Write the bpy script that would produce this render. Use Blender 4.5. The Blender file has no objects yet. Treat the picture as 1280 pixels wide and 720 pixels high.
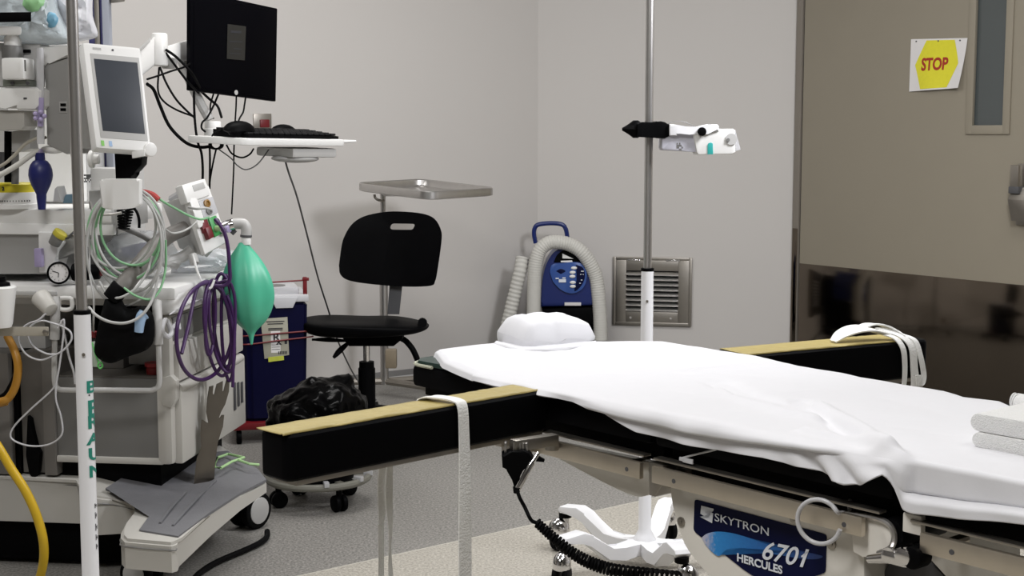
import bpy, bmesh, math, random
from mathutils import Vector as V, Matrix, noise
random.seed(7)
C = bpy.context.scene.collection
PI = math.pi
R = math.radians
# ------------------------------------------------------------------ camera model
F = 1778.0; H = 1.2; PIT = math.atan(193.0/F)
CP, SP = math.cos(PIT), math.sin(PIT)
def ray(px, py):
    dx = (px-640)/F; dy = (360-py)/F
    return V((dx, CP+dy*SP, dy*CP-SP))
O = V((0, 0, H))
def at(px, py, Y):
    d = ray(px, py); return O+d*(Y/d.y)
def onz(px, py, z):
    d = ray(px, py); return O+d*((z-H)/d.z)
def onpl(px, py, P, n):
    d = ray(px, py); return O+d*((P-O).dot(n)/d.dot(n))
def ps(n, Y): return n*Y/F
Z = V((0, 0, 1))
# ------------------------------------------------------------------ materials
MATS = {}
def mat(name, col, rough=.5, metal=0., nscale=30., namt=.06, bump=0., bscale=200., spec=.5, trans=0., alpha=1., sheen=0., coat=0.):
    if name in MATS: return MATS[name]
    m = bpy.data.materials.new(name); m.use_nodes = True
    nt = m.node_tree; b = nt.nodes['Principled BSDF']
    tc = nt.nodes.new('ShaderNodeTexCoord')
    nz = nt.nodes.new('ShaderNodeTexNoise'); nz.inputs['Scale'].default_value = nscale; nz.inputs['Detail'].default_value = 4
    nt.links.new(tc.outputs['Object'], nz.inputs['Vector'])
    mx = nt.nodes.new('ShaderNodeMix'); mx.data_type = 'RGBA'
    c = tuple(col)+(1,)
    mx.inputs[6].default_value = tuple(x*(1-namt) for x in col)+(1,)
    mx.inputs[7].default_value = tuple(min(1, x*(1+namt)) for x in col)+(1,)
    nt.links.new(nz.outputs['Fac'], mx.inputs[0])
    nt.links.new(mx.outputs[2], b.inputs['Base Color'])
    b.inputs['Roughness'].default_value = rough; b.inputs['Metallic'].default_value = metal
    b.inputs['Specular IOR Level'].default_value = spec
    b.inputs['Transmission Weight'].default_value = trans; b.inputs['Alpha'].default_value = alpha
    b.inputs['Sheen Weight'].default_value = sheen; b.inputs['Coat Weight'].default_value = coat
    if bump:
        n2 = nt.nodes.new('ShaderNodeTexNoise'); n2.inputs['Scale'].default_value = bscale; n2.inputs['Detail'].default_value = 5
        nt.links.new(tc.outputs['Object'], n2.inputs['Vector'])
        bp = nt.nodes.new('ShaderNodeBump'); bp.inputs['Strength'].default_value = bump; bp.inputs['Distance'].default_value = .01
        nt.links.new(n2.outputs['Fac'], bp.inputs['Height']); nt.links.new(bp.outputs['Normal'], b.inputs['Normal'])
    MATS[name] = m
    return m
wall_m = mat('wall_paint', (.60, .575, .55), .75, nscale=3, namt=.012, bump=.02, bscale=400)
wallb_m = mat('wall_paint_far', (.22, .21, .20), .8, namt=.02)
ceil_m = mat('ceiling_paint', (.42, .42, .41), .8, namt=.02)
base_m = mat('baseboard_vinyl', (.20, .195, .19), .5, namt=.05)
door_m = mat('door_paint', (.275, .245, .19), .5, nscale=5, namt=.03)
jamb_m = mat('jamb_paint', (.22, .195, .165), .45, namt=.03)
mirror_m = mat('kick_plate_steel', (.155, .130, .105), .09, 1., nscale=2, namt=.1)
steel_m = mat('brushed_steel', (.56, .545, .53), .36, 1., nscale=25, namt=.1)
steeld_m = mat('dull_steel', (.36, .335, .30), .38, 1., nscale=25, namt=.08)
rail_m = mat('rail_steel', (.66, .60, .51), .42, 1., nscale=25, namt=.08)
louv_m = mat('bright_aluminium', (.78, .765, .74), .38, 1., nscale=20, namt=.05)
chrome_m = mat('chrome', (.75, .74, .74), .12, 1., namt=.03)
whitep_m = mat('white_enamel', (.82, .82, .84), .35, nscale=8, namt=.02)
plastw_m = mat('white_plastic', (.83, .825, .81), .4, nscale=10, namt=.03)
cream_m = mat('cream_plastic', (.50, .485, .45), .42, nscale=8, namt=.03)
pgrey_m = mat('housing_grey', (.34, .335, .325), .45, nscale=8, namt=.03)
lgrey_m = mat('light_grey_plastic', (.48, .475, .465), .45, nscale=10, namt=.04)
mgrey_m = mat('grey_plastic', (.18, .178, .172), .45, nscale=10, namt=.05)
taupe_m = mat('taupe_panel', (.15, .14, .128), .5, nscale=6, namt=.04)
dgrey_m = mat('dark_grey_plastic', (.075, .075, .08), .5, nscale=15, namt=.08)
tread_m = mat('grey_tread', (.145, .145, .155), .6, nscale=40, namt=.1, bump=.1)
black_m = mat('black_plastic', (.0022, .0022, .0026), .5, nscale=20, namt=.2, spec=.05)
vinyl_m = mat('black_vinyl', (.0016, .0016, .0022), .55, nscale=30, namt=.2, spec=.05)
rubber_m = mat('black_rubber', (.0026, .0026, .003), .6, nscale=30, namt=.2, spec=.08)
bagblk_m = mat('black_bin_liner', (.0008, .0008, .001), .22, nscale=20, namt=.2, bump=.12, bscale=30, spec=.06)
scrn_m = mat('black_screen', (.0012, .0012, .0024), .3, nscale=5, namt=.1, spec=.05)
moni_m = mat('patient_screen', (.040, .046, .058), .45, nscale=5, namt=.3, spec=.35)
sheet_m = mat('white_sheet_cotton', (.73, .73, .76), .9, nscale=60, namt=.015, bump=.05, bscale=500, sheen=.2)
towel_m = mat('white_terry', (.86, .86, .85), .95, nscale=150, namt=.05, bump=.6, bscale=500)
tie_m = mat('white_cotton_tie', (.84, .835, .81), .9, nscale=80, namt=.06, bump=.3, bscale=300)
gold_m = mat('yellow_foam_sheet', (.43, .345, .125), .40, nscale=35, namt=.12, bump=.25, bscale=60)
green_m = mat('green_bag_rubber', (.075, .46, .29), .38, nscale=12, namt=.12)
navy_m = mat('navy_plastic', (.008, .02, .13), .3, nscale=10, namt=.15)
navyl_m = mat('mid_blue_panel', (.035, .09, .32), .35, nscale=12, namt=.15)
bulb_m = mat('navy_rubber', (.012, .016, .12), .4, nscale=10, namt=.12)
binblue_m = mat('blue_bin_plastic', (.0006, .0008, .022), .42, spec=.2, nscale=6, namt=.12)
red_m = mat('red_plastic', (.15, .006, .010), .4, namt=.1)
purple_m = mat('purple_cable', (.048, .012, .085), .4, namt=.12)
purplel_m = mat('light_purple_plastic', (.42, .36, .58), .4, namt=.1)
gwire_m = mat('grey_lead_wire', (.47, .47, .46), .45, namt=.06)
grnwire_m = mat('green_lead_wire', (.24, .50, .27), .45, namt=.08)
ltgreen_m = mat('lime_green_plastic', (.40, .62, .30), .45, namt=.06)
hose_m = mat('white_corrugated_hose', (.60, .59, .55), .6, namt=.04)
yel_m = mat('yellow_hose', (.62, .40, .015), .4, namt=.1)
oran_m = mat('orange_hose', (.40, .19, .02), .4, namt=.1)
yelw_m = mat('yellow_print', (.72, .67, .03), .6, nscale=60, namt=.06)
paper_m = mat('white_paper', (.72, .70, .69), .8, nscale=10, namt=.03)
redtxt_m = mat('red_print', (.36, .025, .012), .6, namt=.05)
teal_m = mat('teal_print', (.02, .24, .18), .5, namt=.05)
tealb_m = mat('teal_button', (.03, .36, .34), .45, namt=.05)
inkblk_m = mat('dark_ink', (.02, .02, .025), .6, namt=.1)
glassd_m = mat('door_glass_pane', (.075, .085, .085), .08, nscale=3, namt=.06, spec=.5)
labnavy_m = mat('navy_label_print', (.002, .004, .034), .45, nscale=6, namt=.3, spec=.12)
labwhite_m = mat('white_label_print', (.75, .78, .84), .5, namt=.03)
panel_m = mat('warm_grey_enamel', (.78, .75, .69), .38, nscale=6, namt=.03)
clear_m = mat('clear_plastic_film', (.80, .84, .88), .12, nscale=20, namt=.05, bump=.5, bscale=25, alpha=.42)
milky_m = mat('milky_clear_tubing', (.68, .68, .70), .25, namt=.05, alpha=.75)
ltblue_m = mat('light_blue_plastic', (.33, .47, .66), .4, namt=.06)
label_m = mat('cream_label', (.36, .35, .28), .6, nscale=20, namt=.08)
noticeref_m = mat('tan_notice_reflection', (.011, .010, .007), .6, nscale=30, namt=.2)  # colour of a paper sign's dim reflection in the screen
brown_m = mat('brown_port', (.28, .15, .03), .4, namt=.1)
ringm = mat('tan_grey_enamel', (.20, .195, .165), .45, namt=.06)
gelm = mat('dark_green_gel', (.012, .035, .028), .4, namt=.15)
creamedge_m = mat('cream_edge', (.45, .46, .36), .6, namt=.06)
postblue_m = mat('blue_anodised_rail', (.035, .035, .12), .4, namt=.1)

def floor_material(P, d):
    m = bpy.data.materials.new('speckled_vinyl_floor'); m.use_nodes = True
    nt = m.node_tree; b = nt.nodes['Principled BSDF']; L = nt.links.new
    tc = nt.nodes.new('ShaderNodeTexCoord')
    vo = nt.nodes.new('ShaderNodeTexNoise'); vo.inputs['Scale'].default_value = 130; vo.inputs['Detail'].default_value = 3; vo.inputs['Roughness'].default_value = .7
    L(tc.outputs['Object'], vo.inputs['Vector'])
    def ramp(a, c):
        r = nt.nodes.new('ShaderNodeValToRGB')
        r.color_ramp.elements[0].position = .32; r.color_ramp.elements[0].color = a
        r.color_ramp.elements[1].position = .68; r.color_ramp.elements[1].color = c
        L(vo.outputs['Fac'], r.inputs[0]); return r
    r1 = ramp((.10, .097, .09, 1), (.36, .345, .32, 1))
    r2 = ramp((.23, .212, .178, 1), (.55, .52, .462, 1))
    n = V((d.y, -d.x, 0))       # distance across the seam
    def line(off):
        dt = nt.nodes.new('ShaderNodeVectorMath'); dt.operation = 'DOT_PRODUCT'
        dt.inputs[1].default_value = n; L(tc.outputs['Object'], dt.inputs[0])
        g = nt.nodes.new('ShaderNodeMath'); g.operation = 'GREATER_THAN'; g.inputs[1].default_value = n.dot(P)+off
        L(dt.outputs['Value'], g.inputs[0]); return g
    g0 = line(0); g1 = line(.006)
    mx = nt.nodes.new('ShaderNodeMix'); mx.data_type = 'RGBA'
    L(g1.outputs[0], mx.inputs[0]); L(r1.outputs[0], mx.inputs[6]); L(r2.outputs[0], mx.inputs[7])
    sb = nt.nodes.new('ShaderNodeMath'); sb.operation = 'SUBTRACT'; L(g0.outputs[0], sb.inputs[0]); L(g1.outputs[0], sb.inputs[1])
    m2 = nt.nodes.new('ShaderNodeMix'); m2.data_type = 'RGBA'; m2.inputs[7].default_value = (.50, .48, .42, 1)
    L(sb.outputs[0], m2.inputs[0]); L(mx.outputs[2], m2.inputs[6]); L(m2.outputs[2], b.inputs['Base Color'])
    b.inputs['Roughness'].default_value = .45
    b.inputs['Specular IOR Level'].default_value = .35
    return m
# ------------------------------------------------------------------ mesh helpers
def new(): return bmesh.new()
AX = (V((1, 0, 0)), V((0, 1, 0)), V((0, 0, 1)))
def axes_from(zdir, hint=None):
    z = V(zdir).normalized(); h = V(hint) if hint else (V((0, 0, 1)) if abs(z.z) < .9 else V((1, 0, 0)))
    x = h.cross(z)
    if x.length < 1e-6: x = V((1, 0, 0)).cross(z)
    x.normalize(); return x, z.cross(x), z
def merge(bm, src):
    mp = {}
    for v in src.verts: mp[v] = bm.verts.new(v.co)
    for f in src.faces:
        try: bm.faces.new([mp[v] for v in f.verts])
        except ValueError: pass
    src.free()
def box(bm, c, s, ax=AX, bev=.003, seg=2):
    t = bmesh.new(); bmesh.ops.create_cube(t, size=1)
    for v in t.verts: v.co = V((v.co.x*s[0], v.co.y*s[1], v.co.z*s[2]))
    if bev > 0:
        bev = min(bev, min(s)*.45)
        bmesh.ops.bevel(t, geom=t.edges[:], offset=bev, segments=seg, profile=.6, affect='EDGES')
    for v in t.verts: v.co = V(c)+ax[0]*v.co.x+ax[1]*v.co.y+ax[2]*v.co.z
    merge(bm, t)
def hexa(bm, p, bev=.004, seg=2):
    """p: 8 points: bottom ring of four, top ring of four"""
    t = bmesh.new(); vs = [t.verts.new(V(q)) for q in p]
    for f in ((0, 1, 2, 3), (7, 6, 5, 4), (0, 4, 5, 1), (1, 5, 6, 2), (2, 6, 7, 3), (3, 7, 4, 0)): t.faces.new([vs[i] for i in f])
    if bev > 0: bmesh.ops.bevel(t, geom=t.edges[:], offset=bev, segments=seg, profile=.6, affect='EDGES')
    merge(bm, t)
def cyl(bm, p0, p1, r0, r1=None, n=20, bev=0):
    r1 = r0 if r1 is None else r1
    p0 = V(p0); p1 = V(p1); L = (p1-p0).length
    if bev: prof = [(0, 0), (r0-bev, 0), (r0-bev*.3, bev*.3), (r0, bev), (r1, L-bev), (r1-bev*.3, L-bev*.3), (r1-bev, L), (0, L)]
    else: prof = [(0, 0), (r0, 0), (r1, L), (0, L)]
    lathe(bm, prof, p0, p1-p0, n)
def lathe(bm, prof, o, axis=(0, 0, 1), n=28, fx=1., fy=1., hint=None, fn=None):
    x, y, z = axes_from(axis, hint); o = V(o); rings = []
    for r, h in prof:
        if r < 1e-6: rings.append([bm.verts.new(o+z*h)]*1)
        else:
            ring = []
            for i in range(n):
                a = 2*PI*i/n; k = fn(a, r, h) if fn else 1.
                ring.append(bm.verts.new(o+z*h+x*(math.cos(a)*r*fx*k)+y*(math.sin(a)*r*fy*k)))
            rings.append(ring)
    for a, b in zip(rings, rings[1:]):
        for i in range(n):
            j = (i+1) % n
            q = [a[i % len(a)], a[j % len(a)], b[j % len(b)], b[i % len(b)]]
            u = []
            for v in q:
                if v not in u: u.append(v)
            if len(u) > 2:
                try: bm.faces.new(u)
                except ValueError: pass
def spline(pts, sub=8, closed=False):
    pts = [V(p) for p in pts]; n = len(pts)
    if n < 3 and not closed: 
        return [pts[0].lerp(pts[-1], i/sub) for i in range(sub+1)]
    out = []; rng = n if closed else n-1
    for i in range(rng):
        if closed: p0, p1, p2, p3 = pts[(i-1) % n], pts[i], pts[(i+1) % n], pts[(i+2) % n]
        else:
            p1, p2 = pts[i], pts[i+1]
            p0 = pts[i-1] if i else p1*2-p2
            p3 = pts[i+2] if i+2 < n else p2*2-p1
        for k in range(sub):
            t = k/sub
            out.append(.5*((2*p1)+(p2-p0)*t+(2*p0-5*p1+4*p2-p3)*t*t+(3*p1-p0-3*p2+p3)*t**3))
    if not closed: out.append(pts[-1])
    return out
def tube(bm, pts, r, n=8, sub=8, closed=False, rf=None, raw=False):
    P = [V(p) for p in pts] if raw else spline(pts, sub, closed)
    m = len(P); rings = []; nx = None; acc = 0
    for i, p in enumerate(P):
        a = P[(i-1) % m] if closed or i else p; b = P[(i+1) % m] if closed or i < m-1 else p
        t = (b-a)
        if t.length < 1e-9: t = V((0, 0, 1))
        t.normalize()
        if nx is None: nx = axes_from(t)[0]
        else:
            nx = nx-t*nx.dot(t)
            if nx.length < 1e-6: nx = axes_from(t)[0]
            nx.normalize()
        ny = t.cross(nx)
        if i: acc += (p-P[i-1]).length
        rr = rf(acc, i/(m-1)) if rf else r
        rings.append([bm.verts.new(p+nx*(rr*math.cos(2*PI*k/n))+ny*(rr*math.sin(2*PI*k/n))) for k in range(n)])
    for i in range(m if closed else m-1):
        a, b = rings[i], rings[(i+1) % m]
        for k in range(n):
            try: bm.faces.new([a[k], a[(k+1) % n], b[(k+1) % n], b[k]])
            except ValueError: pass
    if not closed:
        bm.faces.new(rings[0][::-1]); bm.faces.new(rings[-1])
def prism(bm, pts, ext, bev=0, seg=2, tri=True):
    t = bmesh.new(); ext = V(ext)
    a = [t.verts.new(V(p)) for p in pts]; b = [t.verts.new(V(p)+ext) for p in pts]; n = len(a)
    f1 = t.faces.new(a[::-1]); f2 = t.faces.new(b)
    for i in range(n): t.faces.new([a[i], a[(i+1) % n], b[(i+1) % n], b[i]])
    if bev > 0:
        ed = list({e for f in (f1, f2) for e in f.edges})
        bmesh.ops.bevel(t, geom=ed, offset=bev, segments=seg, profile=.6, affect='EDGES')
    bmesh.ops.triangulate(t, faces=[f for f in t.faces if len(f.verts) > 4])
    merge(bm, t)
def sphere(bm, c, r, ax=AX, n=2, fn=None):
    t = bmesh.new(); bmesh.ops.create_icosphere(t, subdivisions=n, radius=1)
    r = (r, r, r) if isinstance(r, (int, float)) else r
    for v in t.verts:
        k = fn(v.co) if fn else 1.
        v.co = V(c)+ax[0]*(v.co.x*r[0]*k)+ax[1]*(v.co.y*r[1]*k)+ax[2]*(v.co.z*r[2]*k)
    merge(bm, t)
def ribbon(bm, pts, wv, th, sub=8, wf=None):
    """flat strap along pts; wv = width vector (or list), th = thickness"""
    P = spline(pts, sub); m = len(P); rows = []
    for i, p in enumerate(P):
        t = P[min(i+1, m-1)]-P[max(i-1, 0)]
        w = V(wv); k = wf(i/(m-1)) if wf else 1.
        nn = t.cross(w)
        nn = nn.normalized()*th if nn.length > 1e-9 else V((0, 0, th))
        w = w*k*.5
        rows.append([bm.verts.new(q) for q in (p-w, p-w*.5+nn*.25, p+w*.5-nn*.2, p+w, p+w+nn, p+w*.5+nn*.8, p-w*.5+nn*1.25, p-w+nn)])
    for a, b in zip(rows, rows[1:]):
        for k in range(8): bm.faces.new([a[k], a[(k+1) % 8], b[(k+1) % 8], b[k]])
    bm.faces.new(rows[0][::-1]); bm.faces.new(rows[-1])
def text(bm, s, fn, size=1., bold=0., shear=0., align='LEFT', spacing=1., depth=.0015, sx=1., cuts=0):
    cu = bpy.data.curves.new('t', 'FONT'); cu.body = s; cu.size = size; cu.offset = bold; cu.shear = shear; cu.align_x = align
    cu.space_character = spacing; cu.resolution_u = 4
    ob = bpy.data.objects.new('t', cu); C.objects.link(ob)
    dg = bpy.context.evaluated_depsgraph_get(); me = ob.evaluated_get(dg).to_mesh()
    t = bmesh.new(); t.from_mesh(me); bmesh.ops.remove_doubles(t, verts=t.verts, dist=1e-6)
    if cuts:
        xs = [v.co.x for v in t.verts]; a, b = min(xs), max(xs)
        for k in range(1, cuts): bmesh.ops.bisect_plane(t, geom=t.verts[:]+t.edges[:]+t.faces[:], plane_co=(a+(b-a)*k/cuts, 0, 0), plane_no=(1, 0, 0))
    bmesh.ops.triangulate(t, faces=t.faces[:])
    lo = [(v.co.x*sx, v.co.y) for v in t.verts]
    top = [bm.verts.new(fn(x, y, depth)) for x, y in lo]; bot = [bm.verts.new(fn(x, y, 0)) for x, y in lo]
    t.verts.index_update()
    for f in t.faces:
        ii = [v.index for v in f.verts]
        bm.faces.new([top[i] for i in ii]); bm.faces.new([bot[i] for i in ii[::-1]])
    for e in t.edges:
        if e.is_boundary:
            i, j = e.verts[0].index, e.verts[1].index; bm.faces.new([top[i], bot[i], bot[j], top[j]])
    t.free(); ob.evaluated_get(dg).to_mesh_clear(); bpy.data.objects.remove(ob); bpy.data.curves.remove(cu)
# ------------------------------------------------------------------ object helpers
WL = {}
def pieces(bm):
    """far-apart islands of a bmesh become separate bmeshes"""
    bm.verts.ensure_lookup_table(); bm.verts.index_update(); n = len(bm.verts); isl = [-1]*n; k = 0
    for v in bm.verts:
        if isl[v.index] >= 0: continue
        st = [v]; isl[v.index] = k
        while st:
            a = st.pop()
            for e in a.link_edges:
                b = e.other_vert(a)
                if isl[b.index] < 0: isl[b.index] = k; st.append(b)
        k += 1
    if k == 1: return [bm]
    lo = [[1e9]*3 for _ in range(k)]; hi = [[-1e9]*3 for _ in range(k)]
    for v in bm.verts:
        q = isl[v.index]
        for c in range(3): lo[q][c] = min(lo[q][c], v.co[c]); hi[q][c] = max(hi[q][c], v.co[c])
    size = [max(hi[q][c]-lo[q][c] for c in range(3)) for q in range(k)]
    par = list(range(k))
    def find(a):
        while par[a] != a: a = par[a]
        return a
    for a in range(k):
        for b in range(a):
            g = math.sqrt(sum(max(0, lo[a][c]-hi[b][c], lo[b][c]-hi[a][c])**2 for c in range(3)))
            if g <= max(.018, .45*max(size[a], size[b])): par[find(a)] = find(b)
    roots = sorted({find(a) for a in range(k)})
    if len(roots) == 1: return [bm]
    out = []
    for r in roots:
        c = bm.copy(); c.verts.ensure_lookup_table()
        bmesh.ops.delete(c, geom=[c.verts[i] for i in range(n) if find(isl[i]) != r], context='VERTS'); out.append(c)
    bm.free(); return out
def obj(name, bm, m, parent=None, angle=35, base=None, split=True):
    if parent is not None: o0 = WL[parent]
    elif base is not None: o0 = V(base)
    else:
        xs = [v.co for v in bm.verts]
        lo = V([min(p[i] for p in xs) for i in range(3)]); hi = V([max(p[i] for p in xs) for i in range(3)])
        o0 = V(((lo.x+hi.x)/2, (lo.y+hi.y)/2, lo.z))
    bmesh.ops.recalc_face_normals(bm, faces=bm.faces[:])
    for v in bm.verts: v.co -= o0
    ms = m if isinstance(m, (list, tuple)) else [m]
    first = None
    for part in (pieces(bm) if parent is not None and split else [bm]):
        me = bpy.data.meshes.new(name); part.to_mesh(me); part.free()
        for p in me.polygons: p.use_smooth = True
        me.set_sharp_from_angle(angle=R(angle))
        for q in ms: me.materials.append(q)
        o = bpy.data.objects.new(name, me); C.objects.link(o)
        if parent is not None: o.parent = parent
        else: o.location = o0
        WL[o] = o0
        first = first or o
    o = first
    WL[o] = o0
    return o
def thing(name, label, cat, loc, group=None):
    o = bpy.data.objects.new(name, None); C.objects.link(o); o.empty_display_size = .05
    o.location = loc; WL[o] = V(loc); o['label'] = label; o['category'] = cat
    if group: o['group'] = group
    return o
def solo(name, bm, m, label, cat, group=None, angle=35):
    o = obj(name, bm, m, None, angle); o['label'] = label; o['category'] = cat
    if group: o['group'] = group
    return o
def struct(name, bm, m, parent=None, angle=35):
    o = obj(name, bm, m, parent, angle)
    if parent is None: o['kind'] = 'structure'
    return o
def copy_tree(o, parent=None):
    c = o.copy(); C.objects.link(c); WL[c] = WL[o]
    if parent is not None:
        c.parent = parent
    for ch in list(o.children): copy_tree(ch, c)
    return c
# ================================================================== ROOM
d1 = V((.819, .574, 0)).normalized()                    # along the left wall, receding
K1 = V((.133, 7.37, 0)); K2 = V((1.42, 7.12, 0))
dc = (K2-K1).normalized()                               # chamfer wall
d3 = V((.5835, -.812, 0)).normalized()                   # door wall, coming nearer
n1 = V((d1.y, -d1.x, 0)); nc = V((dc.y, -dc.x, 0)); n3 = V((d3.y, -d3.x, 0))   # into the room
CEIL = 3.0
A1 = K1-d1*7.2                                          # far end of left wall
A3 = K2+d3*8.6
A4 = A3-d1*(d1.dot(A3-A1))
def wall(name, P, Q, n, m=wall_m, holes=None):
    bm = new(); d = (Q-P).normalized(); L = (Q-P).length
    box(bm, (P+Q)/2-n*.05+Z*(CEIL/2), (L+.0, .1, CEIL), (d, n, Z), 0)
    return struct(name, bm, m)
wall('wall_left', A1, K1, n1)
wall('wall_back', K1, K2, nc)
wall('wall_right', K2, A3, n3)
wall('wall_front', A3, A4, V((-d3.x, -d3.y, 0)), wallb_m)
wall('wall_side', A4, A1, d1, wallb_m)
bm = new(); cen = (A1+A3)/2
fl = [A1, K1, K2, A3, A4]
prism(bm, [p-Z*.08 for p in fl], Z*.08); 
fp = onz(840, 617, 0); fq = onz(370, 720, 0)
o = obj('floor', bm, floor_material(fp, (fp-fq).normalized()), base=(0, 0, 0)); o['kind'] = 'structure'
bm = new(); prism(bm, [p+Z*CEIL for p in fl], Z*.08); struct('ceiling', bm, ceil_m)
def baseboard(name, P, Q, n):
    bm = new(); prism(bm, [P+n*a+Z*b for a, b in [(0, .048), (.005, .048), (.006, .044), (.006, .02), (0, .02)]], Q-P); o = struct(name, bm, base_m)
    bm = new(); prism(bm, [P+n*a+Z*b for a, b in [(0, .02), (.007, .02), (.011, .012), (.022, .005), (.042, .0), (0, 0)]], Q-P); obj('cove', bm, lgrey_m, o)
baseboard('baseboard_left', A1+d1*.05, K1, n1); baseboard('baseboard_back', K1, K2, nc)
# door, jamb
def D(t, z, off=0.): return K2+d3*t+Z*z+n3*off
bm = new(); box(bm, D(.022, 1.15, .012), (.04, .025, 2.3), (d3, n3, Z), .003)
box(bm, D(1.62, 1.15, .012), (.06, .025, 2.3), (d3, n3, Z), .003)
box(bm, D(.82, 2.32, .012), (1.66, .025, .06), (d3, n3, Z), .003)
j = struct('trim_1', bm, jamb_m)
bm = new(); box(bm, D(.022, .37, .0255), (.034, .002, .72), (d3, n3, Z), .0005); obj('jamb_guard', bm, mirror_m, j)
bm = new(); box(bm, D(-.004, 1.15, .004), (.008, .006, 2.3), (d3, n3, Z), 0); obj('jamb_seal', bm, dgrey_m, j)
bm = new(); box(bm, D(.046, 1.15, .006), (.006, .012, 2.28), (d3, n3, Z), 0); obj('door_gap_shade', bm, black_m, j)  # black strip painted in for the shadow gap at the door edge
# door leaf with a window opening
t0, t1 = .052, 1.585; wt0, wt1, wz0, wz1 = 1.045, 1.205, 1.232, 2.02
bm = new()
for a, b, c, d in ((t0, wt0, .012, 2.285), (wt1, t1, .012, 2.285), (wt0, wt1, .012, wz0), (wt0, wt1, wz1, 2.285)):
    box(bm, D((a+b)/2, (c+d)/2, .010), (b-a, .02, d-c), (d3, n3, Z), 0)
door = struct('door_1', bm, door_m)
bm = new()
for a, b, c, d in ((wt0-.032, wt0+.004, wz0-.035, wz1+.035), (wt1-.004, wt1+.032, wz0-.035, wz1+.035), (wt0, wt1, wz0-.035, wz0+.004), (wt0, wt1, wz1-.004, wz1+.035)):
    box(bm, D((a+b)/2, (c+d)/2, .022), (b-a, .016, d-c), (d3, n3, Z), .004)
obj('window_frame', bm, door_m, door)
bm = new(); box(bm, D((wt0+wt1)/2, (wz0+wz1)/2, .006), (wt1-wt0, .006, wz1-wz0), (d3, n3, Z), 0); obj('window_pane', bm, glassd_m, door)
bm = new(); box(bm, D((t0+t1)/2, .285, .0215), (t1-t0-.006, .002, .545), (d3, n3, Z), .0006); obj('kick_plate', bm, mirror_m, door)
# paddle handle
hb = new(); hp = onpl(1276, 240, D(0, 0, .02), n3); ht = (hp-K2).dot(d3); hz = hp.z
box(hb, D(ht+.03, hz-.01, .026), (.085, .012, .26), (d3, n3, Z), .004); 
h = obj('door_handle', hb, steeld_m, door)
hb = new(); prism(hb, [D(ht-.012, hz+.115, .06), D(ht+.03, hz+.115, .06), D(ht+.03, hz+.02, .06), D(ht-.012, hz+.02, .06)], n3*.025, .006)
prism(hb, [D(ht-.012, hz+.02, .035), D(ht-.012, hz+.02, .062), D(ht-.016, hz-.03, .09), D(ht-.004, hz-.12, .075), D(ht-.004, hz-.12, .035)], d3*.09, .004)
obj('paddle', hb, steeld_m, h)
hb = new(); box(hb, D(ht+.01, hz+.01, .063), (.05, .05, .03), (d3, n3, Z), .004); obj('paddle_hinge', hb, dgrey_m, h)
# STOP paper sign, taped, lower right corner curling away
def sgn(x, y, off=0):      # x,y in 0..1 from the top-left
    TL, TR = onpl(1139, 49, D(0, 0, .021), n3), onpl(1209.5, 47.5, D(0, 0, .021), n3)
    BL = onpl(1137.3, 114.5, D(0, 0, .021), n3); BR = onpl(1203, 110, D(0, 0, .021), n3)
    p = TL.lerp(TR, x).lerp(BL.lerp(BR, x), y)
    curl = .028*max(0, x+y-1.15)**1.6+.010*y*math.sin(x*4.)**2+.004*y
    return p+n3*(curl+off)
sr = thing('paper_sign', 'white paper sign with a yellow hexagon and red STOP on the door', 'sign', sgn(.5, 1))
bm = new(); N = 18
g = [[bm.verts.new(sgn(i/N, k/N, .001)) for i in range(N+1)] for k in range(N+1)]
g2 = [[bm.verts.new(sgn(i/N, k/N, 0)) for i in range(N+1)] for k in range(N+1)]
for k in range(N):
    for i in range(N):
        bm.faces.new([g[k][i], g[k][i+1], g[k+1][i+1], g[k+1][i]]); bm.faces.new([g2[k][i], g2[k+1][i], g2[k+1][i+1], g2[k][i+1]])
for i in range(N):
    for q in ((g[0][i], g[0][i+1], g2[0][i+1], g2[0][i]), (g[N][i], g[N][i+1], g2[N][i+1], g2[N][i]), (g[i][0], g[i+1][0], g2[i+1][0], g2[i][0]), (g[i][N], g[i+1][N], g2[i+1][N], g2[i][N])): bm.faces.new(q)
obj('paper', bm, paper_m, sr)
bm = new()   # hexagon: left point .10,.5  top .30-.78
def hexx(y):
    if y < .5: return .10+(.30-.10)*(1-y/.5)*1.0, .90-(.90-.78)*(1-y/.5)
    return .10+(.24-.10)*((y-.5)/.5), .90-(.90-.74)*((y-.5)/.5)
rows = []
for k in range(15):
    y = .03+.94*k/14; a, b = hexx(y); rows.append([bm.verts.new(sgn(a+(b-a)*i/14, y, .0018)) for i in range(15)])
for a, b in zip(rows, rows[1:]):
    for i in range(14): bm.faces.new([a[i], a[i+1], b[i+1], b[i]])
obj('yellow_hexagon', bm, yelw_m, sr)
bm = new(); text(bm, 'STOP', lambda x, y, z: sgn(.225+x*.98, .605-y*1.0, .0022+z*.2), size=.33, bold=.012, sx=.62); obj('lettering', bm, redtxt_m, sr)
bm = new()
for x in (.10, .50, .88): cyl(bm, sgn(x, .045, .001), sgn(x, .045, .004), .0035, n=8)
obj('pin', bm, dgrey_m, sr)
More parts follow.
